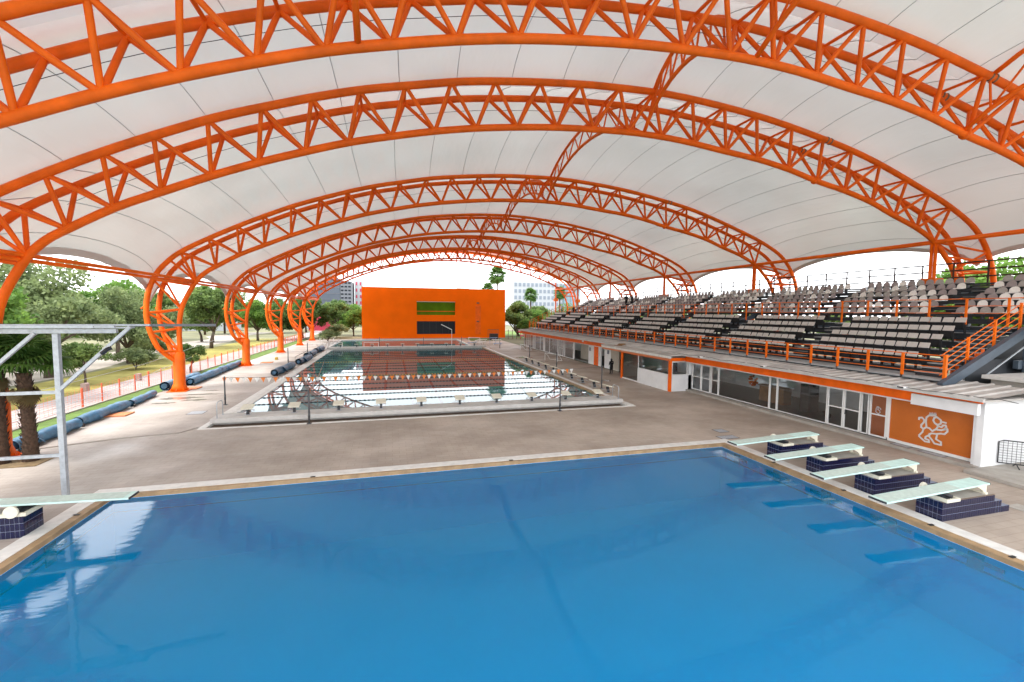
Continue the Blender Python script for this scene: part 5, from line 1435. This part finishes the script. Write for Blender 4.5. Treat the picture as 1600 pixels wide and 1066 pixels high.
# ================================================================== PEOPLE
def person(x, y, z, rz, label, pose='arms_front', h=1.72):
    me = bpy.data.meshes.new('body'); V = []; E = []; RR = []
    def add(p, r_, par=None):
        V.append(p); RR.append(r_); i = len(V)-1
        if par is not None: E.append((par, i))
        return i
    pel = add((0,0,.93), (.15,.11)); ab = add((0,0,1.10), (.14,.10), pel); ch = add((0,0,1.30), (.17,.115), ab); up = add((0,0,1.43), (.13,.09), ch)
    nk = add((0,.01,1.50), (.055,.055), up); hb = add((0,.02,1.56), (.075,.085), nk); hd = add((0,.02,1.64), (.085,.10), hb); tp = add((0,.01,1.71), (.06,.07), hd)
    for s_ in (-1, 1):
        hp = add((.10*s_,0,.86), (.095,.10), pel); kn = add((.12*s_,.02,.48), (.062,.065), hp); an = add((.13*s_,-.01,.09), (.042,.045), kn)
        ft = add((.14*s_,.12,.04), (.04,.03), an)
        sh = add((.20*s_,0,1.40), (.065,.065), up)
        if pose == 'arms_front': el = add((.27*s_,.02,1.14), (.045,.045), sh); wr = add((.17*s_,.20,1.02), (.034,.034), el); hn = add((.10*s_,.25,1.03), (.035,.03), wr)
        elif pose == 'akimbo': el = add((.36*s_,-.03,1.16), (.045,.045), sh); wr = add((.20*s_,.10,1.0), (.034,.034), el); hn = add((.15*s_,.12,.98), (.035,.03), wr)
        else: el = add((.25*s_,-.01,1.13), (.045,.045), sh); wr = add((.26*s_,.06,.88), (.034,.034), el); hn = add((.26*s_,.08,.80), (.035,.03), wr)
    me.from_pydata(V, E, [])
    root = empty('person', label, 'person', (x, y, z), rz, 'people at the pool'); root.scale = (h/1.75,)*3
    o = link('body', me, root); me.materials.append(clothes_black)
    RR = [(a_*1.45, b_*1.3) for a_, b_ in RR]; sk = o.modifiers.new('skin', 'SKIN')
    for i, r_ in enumerate(RR): me.skin_vertices[0].data[i].radius = r_
    me.skin_vertices[0].data[0].use_root = True
    sb_ = o.modifiers.new('sub', 'SUBSURF'); sb_.levels = 1; sb_.render_levels = 1
    # bare head and hands as their own shells
    b = MB(); N = 8
    def ell(b, c, rx, ry, rz_, k=10):
        n0 = len(b.v)
        for i in range(k+1):
            t = math.pi*i/k
            for j in range(k): a = 2*math.pi*j/k; b.v.append((c[0]+rx*math.sin(t)*math.cos(a), c[1]+ry*math.sin(t)*math.sin(a), c[2]+rz_*math.cos(t)))
        for i in range(k):
            for j in range(k): b.f.append((n0+i*k+j, n0+(i+1)*k+j, n0+(i+1)*k+(j+1)%k, n0+i*k+(j+1)%k)); b.mi.append(b.m)
    ell(b, (0,.03,1.635), .082, .10, .118); ell(b, (0,.128,1.625), .014, .022, .022, 6); ell(b, (-.084,.02,1.63), .012, .022, .03, 6); ell(b, (.084,.02,1.63), .012, .022, .03, 6)
    b.build('head', skin, root, True)
    b = MB(); ell(b, (0,.012,1.665), .09, .108, .10); b.build('hair', black, root, True)
    b = MB()
    for s_ in (-1, 1):
        hx = {'arms_front': (.10*s_,.26,1.03), 'akimbo': (.15*s_,.13,.98), 'down': (.26*s_,.09,.79)}[pose]
        ell(b, hx, .03, .045, .045, 6)
        for k in range(4): b.tube([(hx[0]-.022+.015*k, hx[1]+.02, hx[2]-.02), (hx[0]-.022+.015*k, hx[1]+.035, hx[2]-.065+.006*abs(k-1.5))], .0085, 5)
        b.tube([(hx[0]-.03*s_, hx[1]+.01, hx[2]), (hx[0]-.05*s_, hx[1]+.04, hx[2]-.03)], .010, 5)
    b.build('hand', skin, root, True)
    return root
p1 = person(22.4, 41.9, 0, .2, 'person in black uniform seen from behind on the deck by the kiosk', 'arms_front', 1.66)
b = MB(); b.box(-.11,.11,-.128,-.118,1.33,1.37); b.build('shirt_print', seat_mauve, p1)
person(35.35, 61.8, 7.56, 2.0, 'left of two dark-clothed people standing in the stands', 'akimbo', 1.75)
person(35.35, 60.1, 7.56, .6, 'right of two dark-clothed people standing in the stands', 'akimbo', 1.6)
person(31.9, 80.0, 5.91, 1.2, 'dark-clothed person at the far end of the cross aisle', 'down', 1.7)
person(32.2, 75.0, 5.91, 2.4, 'person in dark top standing among the far seats', 'down', 1.65)
print('objects', len(bpy.data.objects))
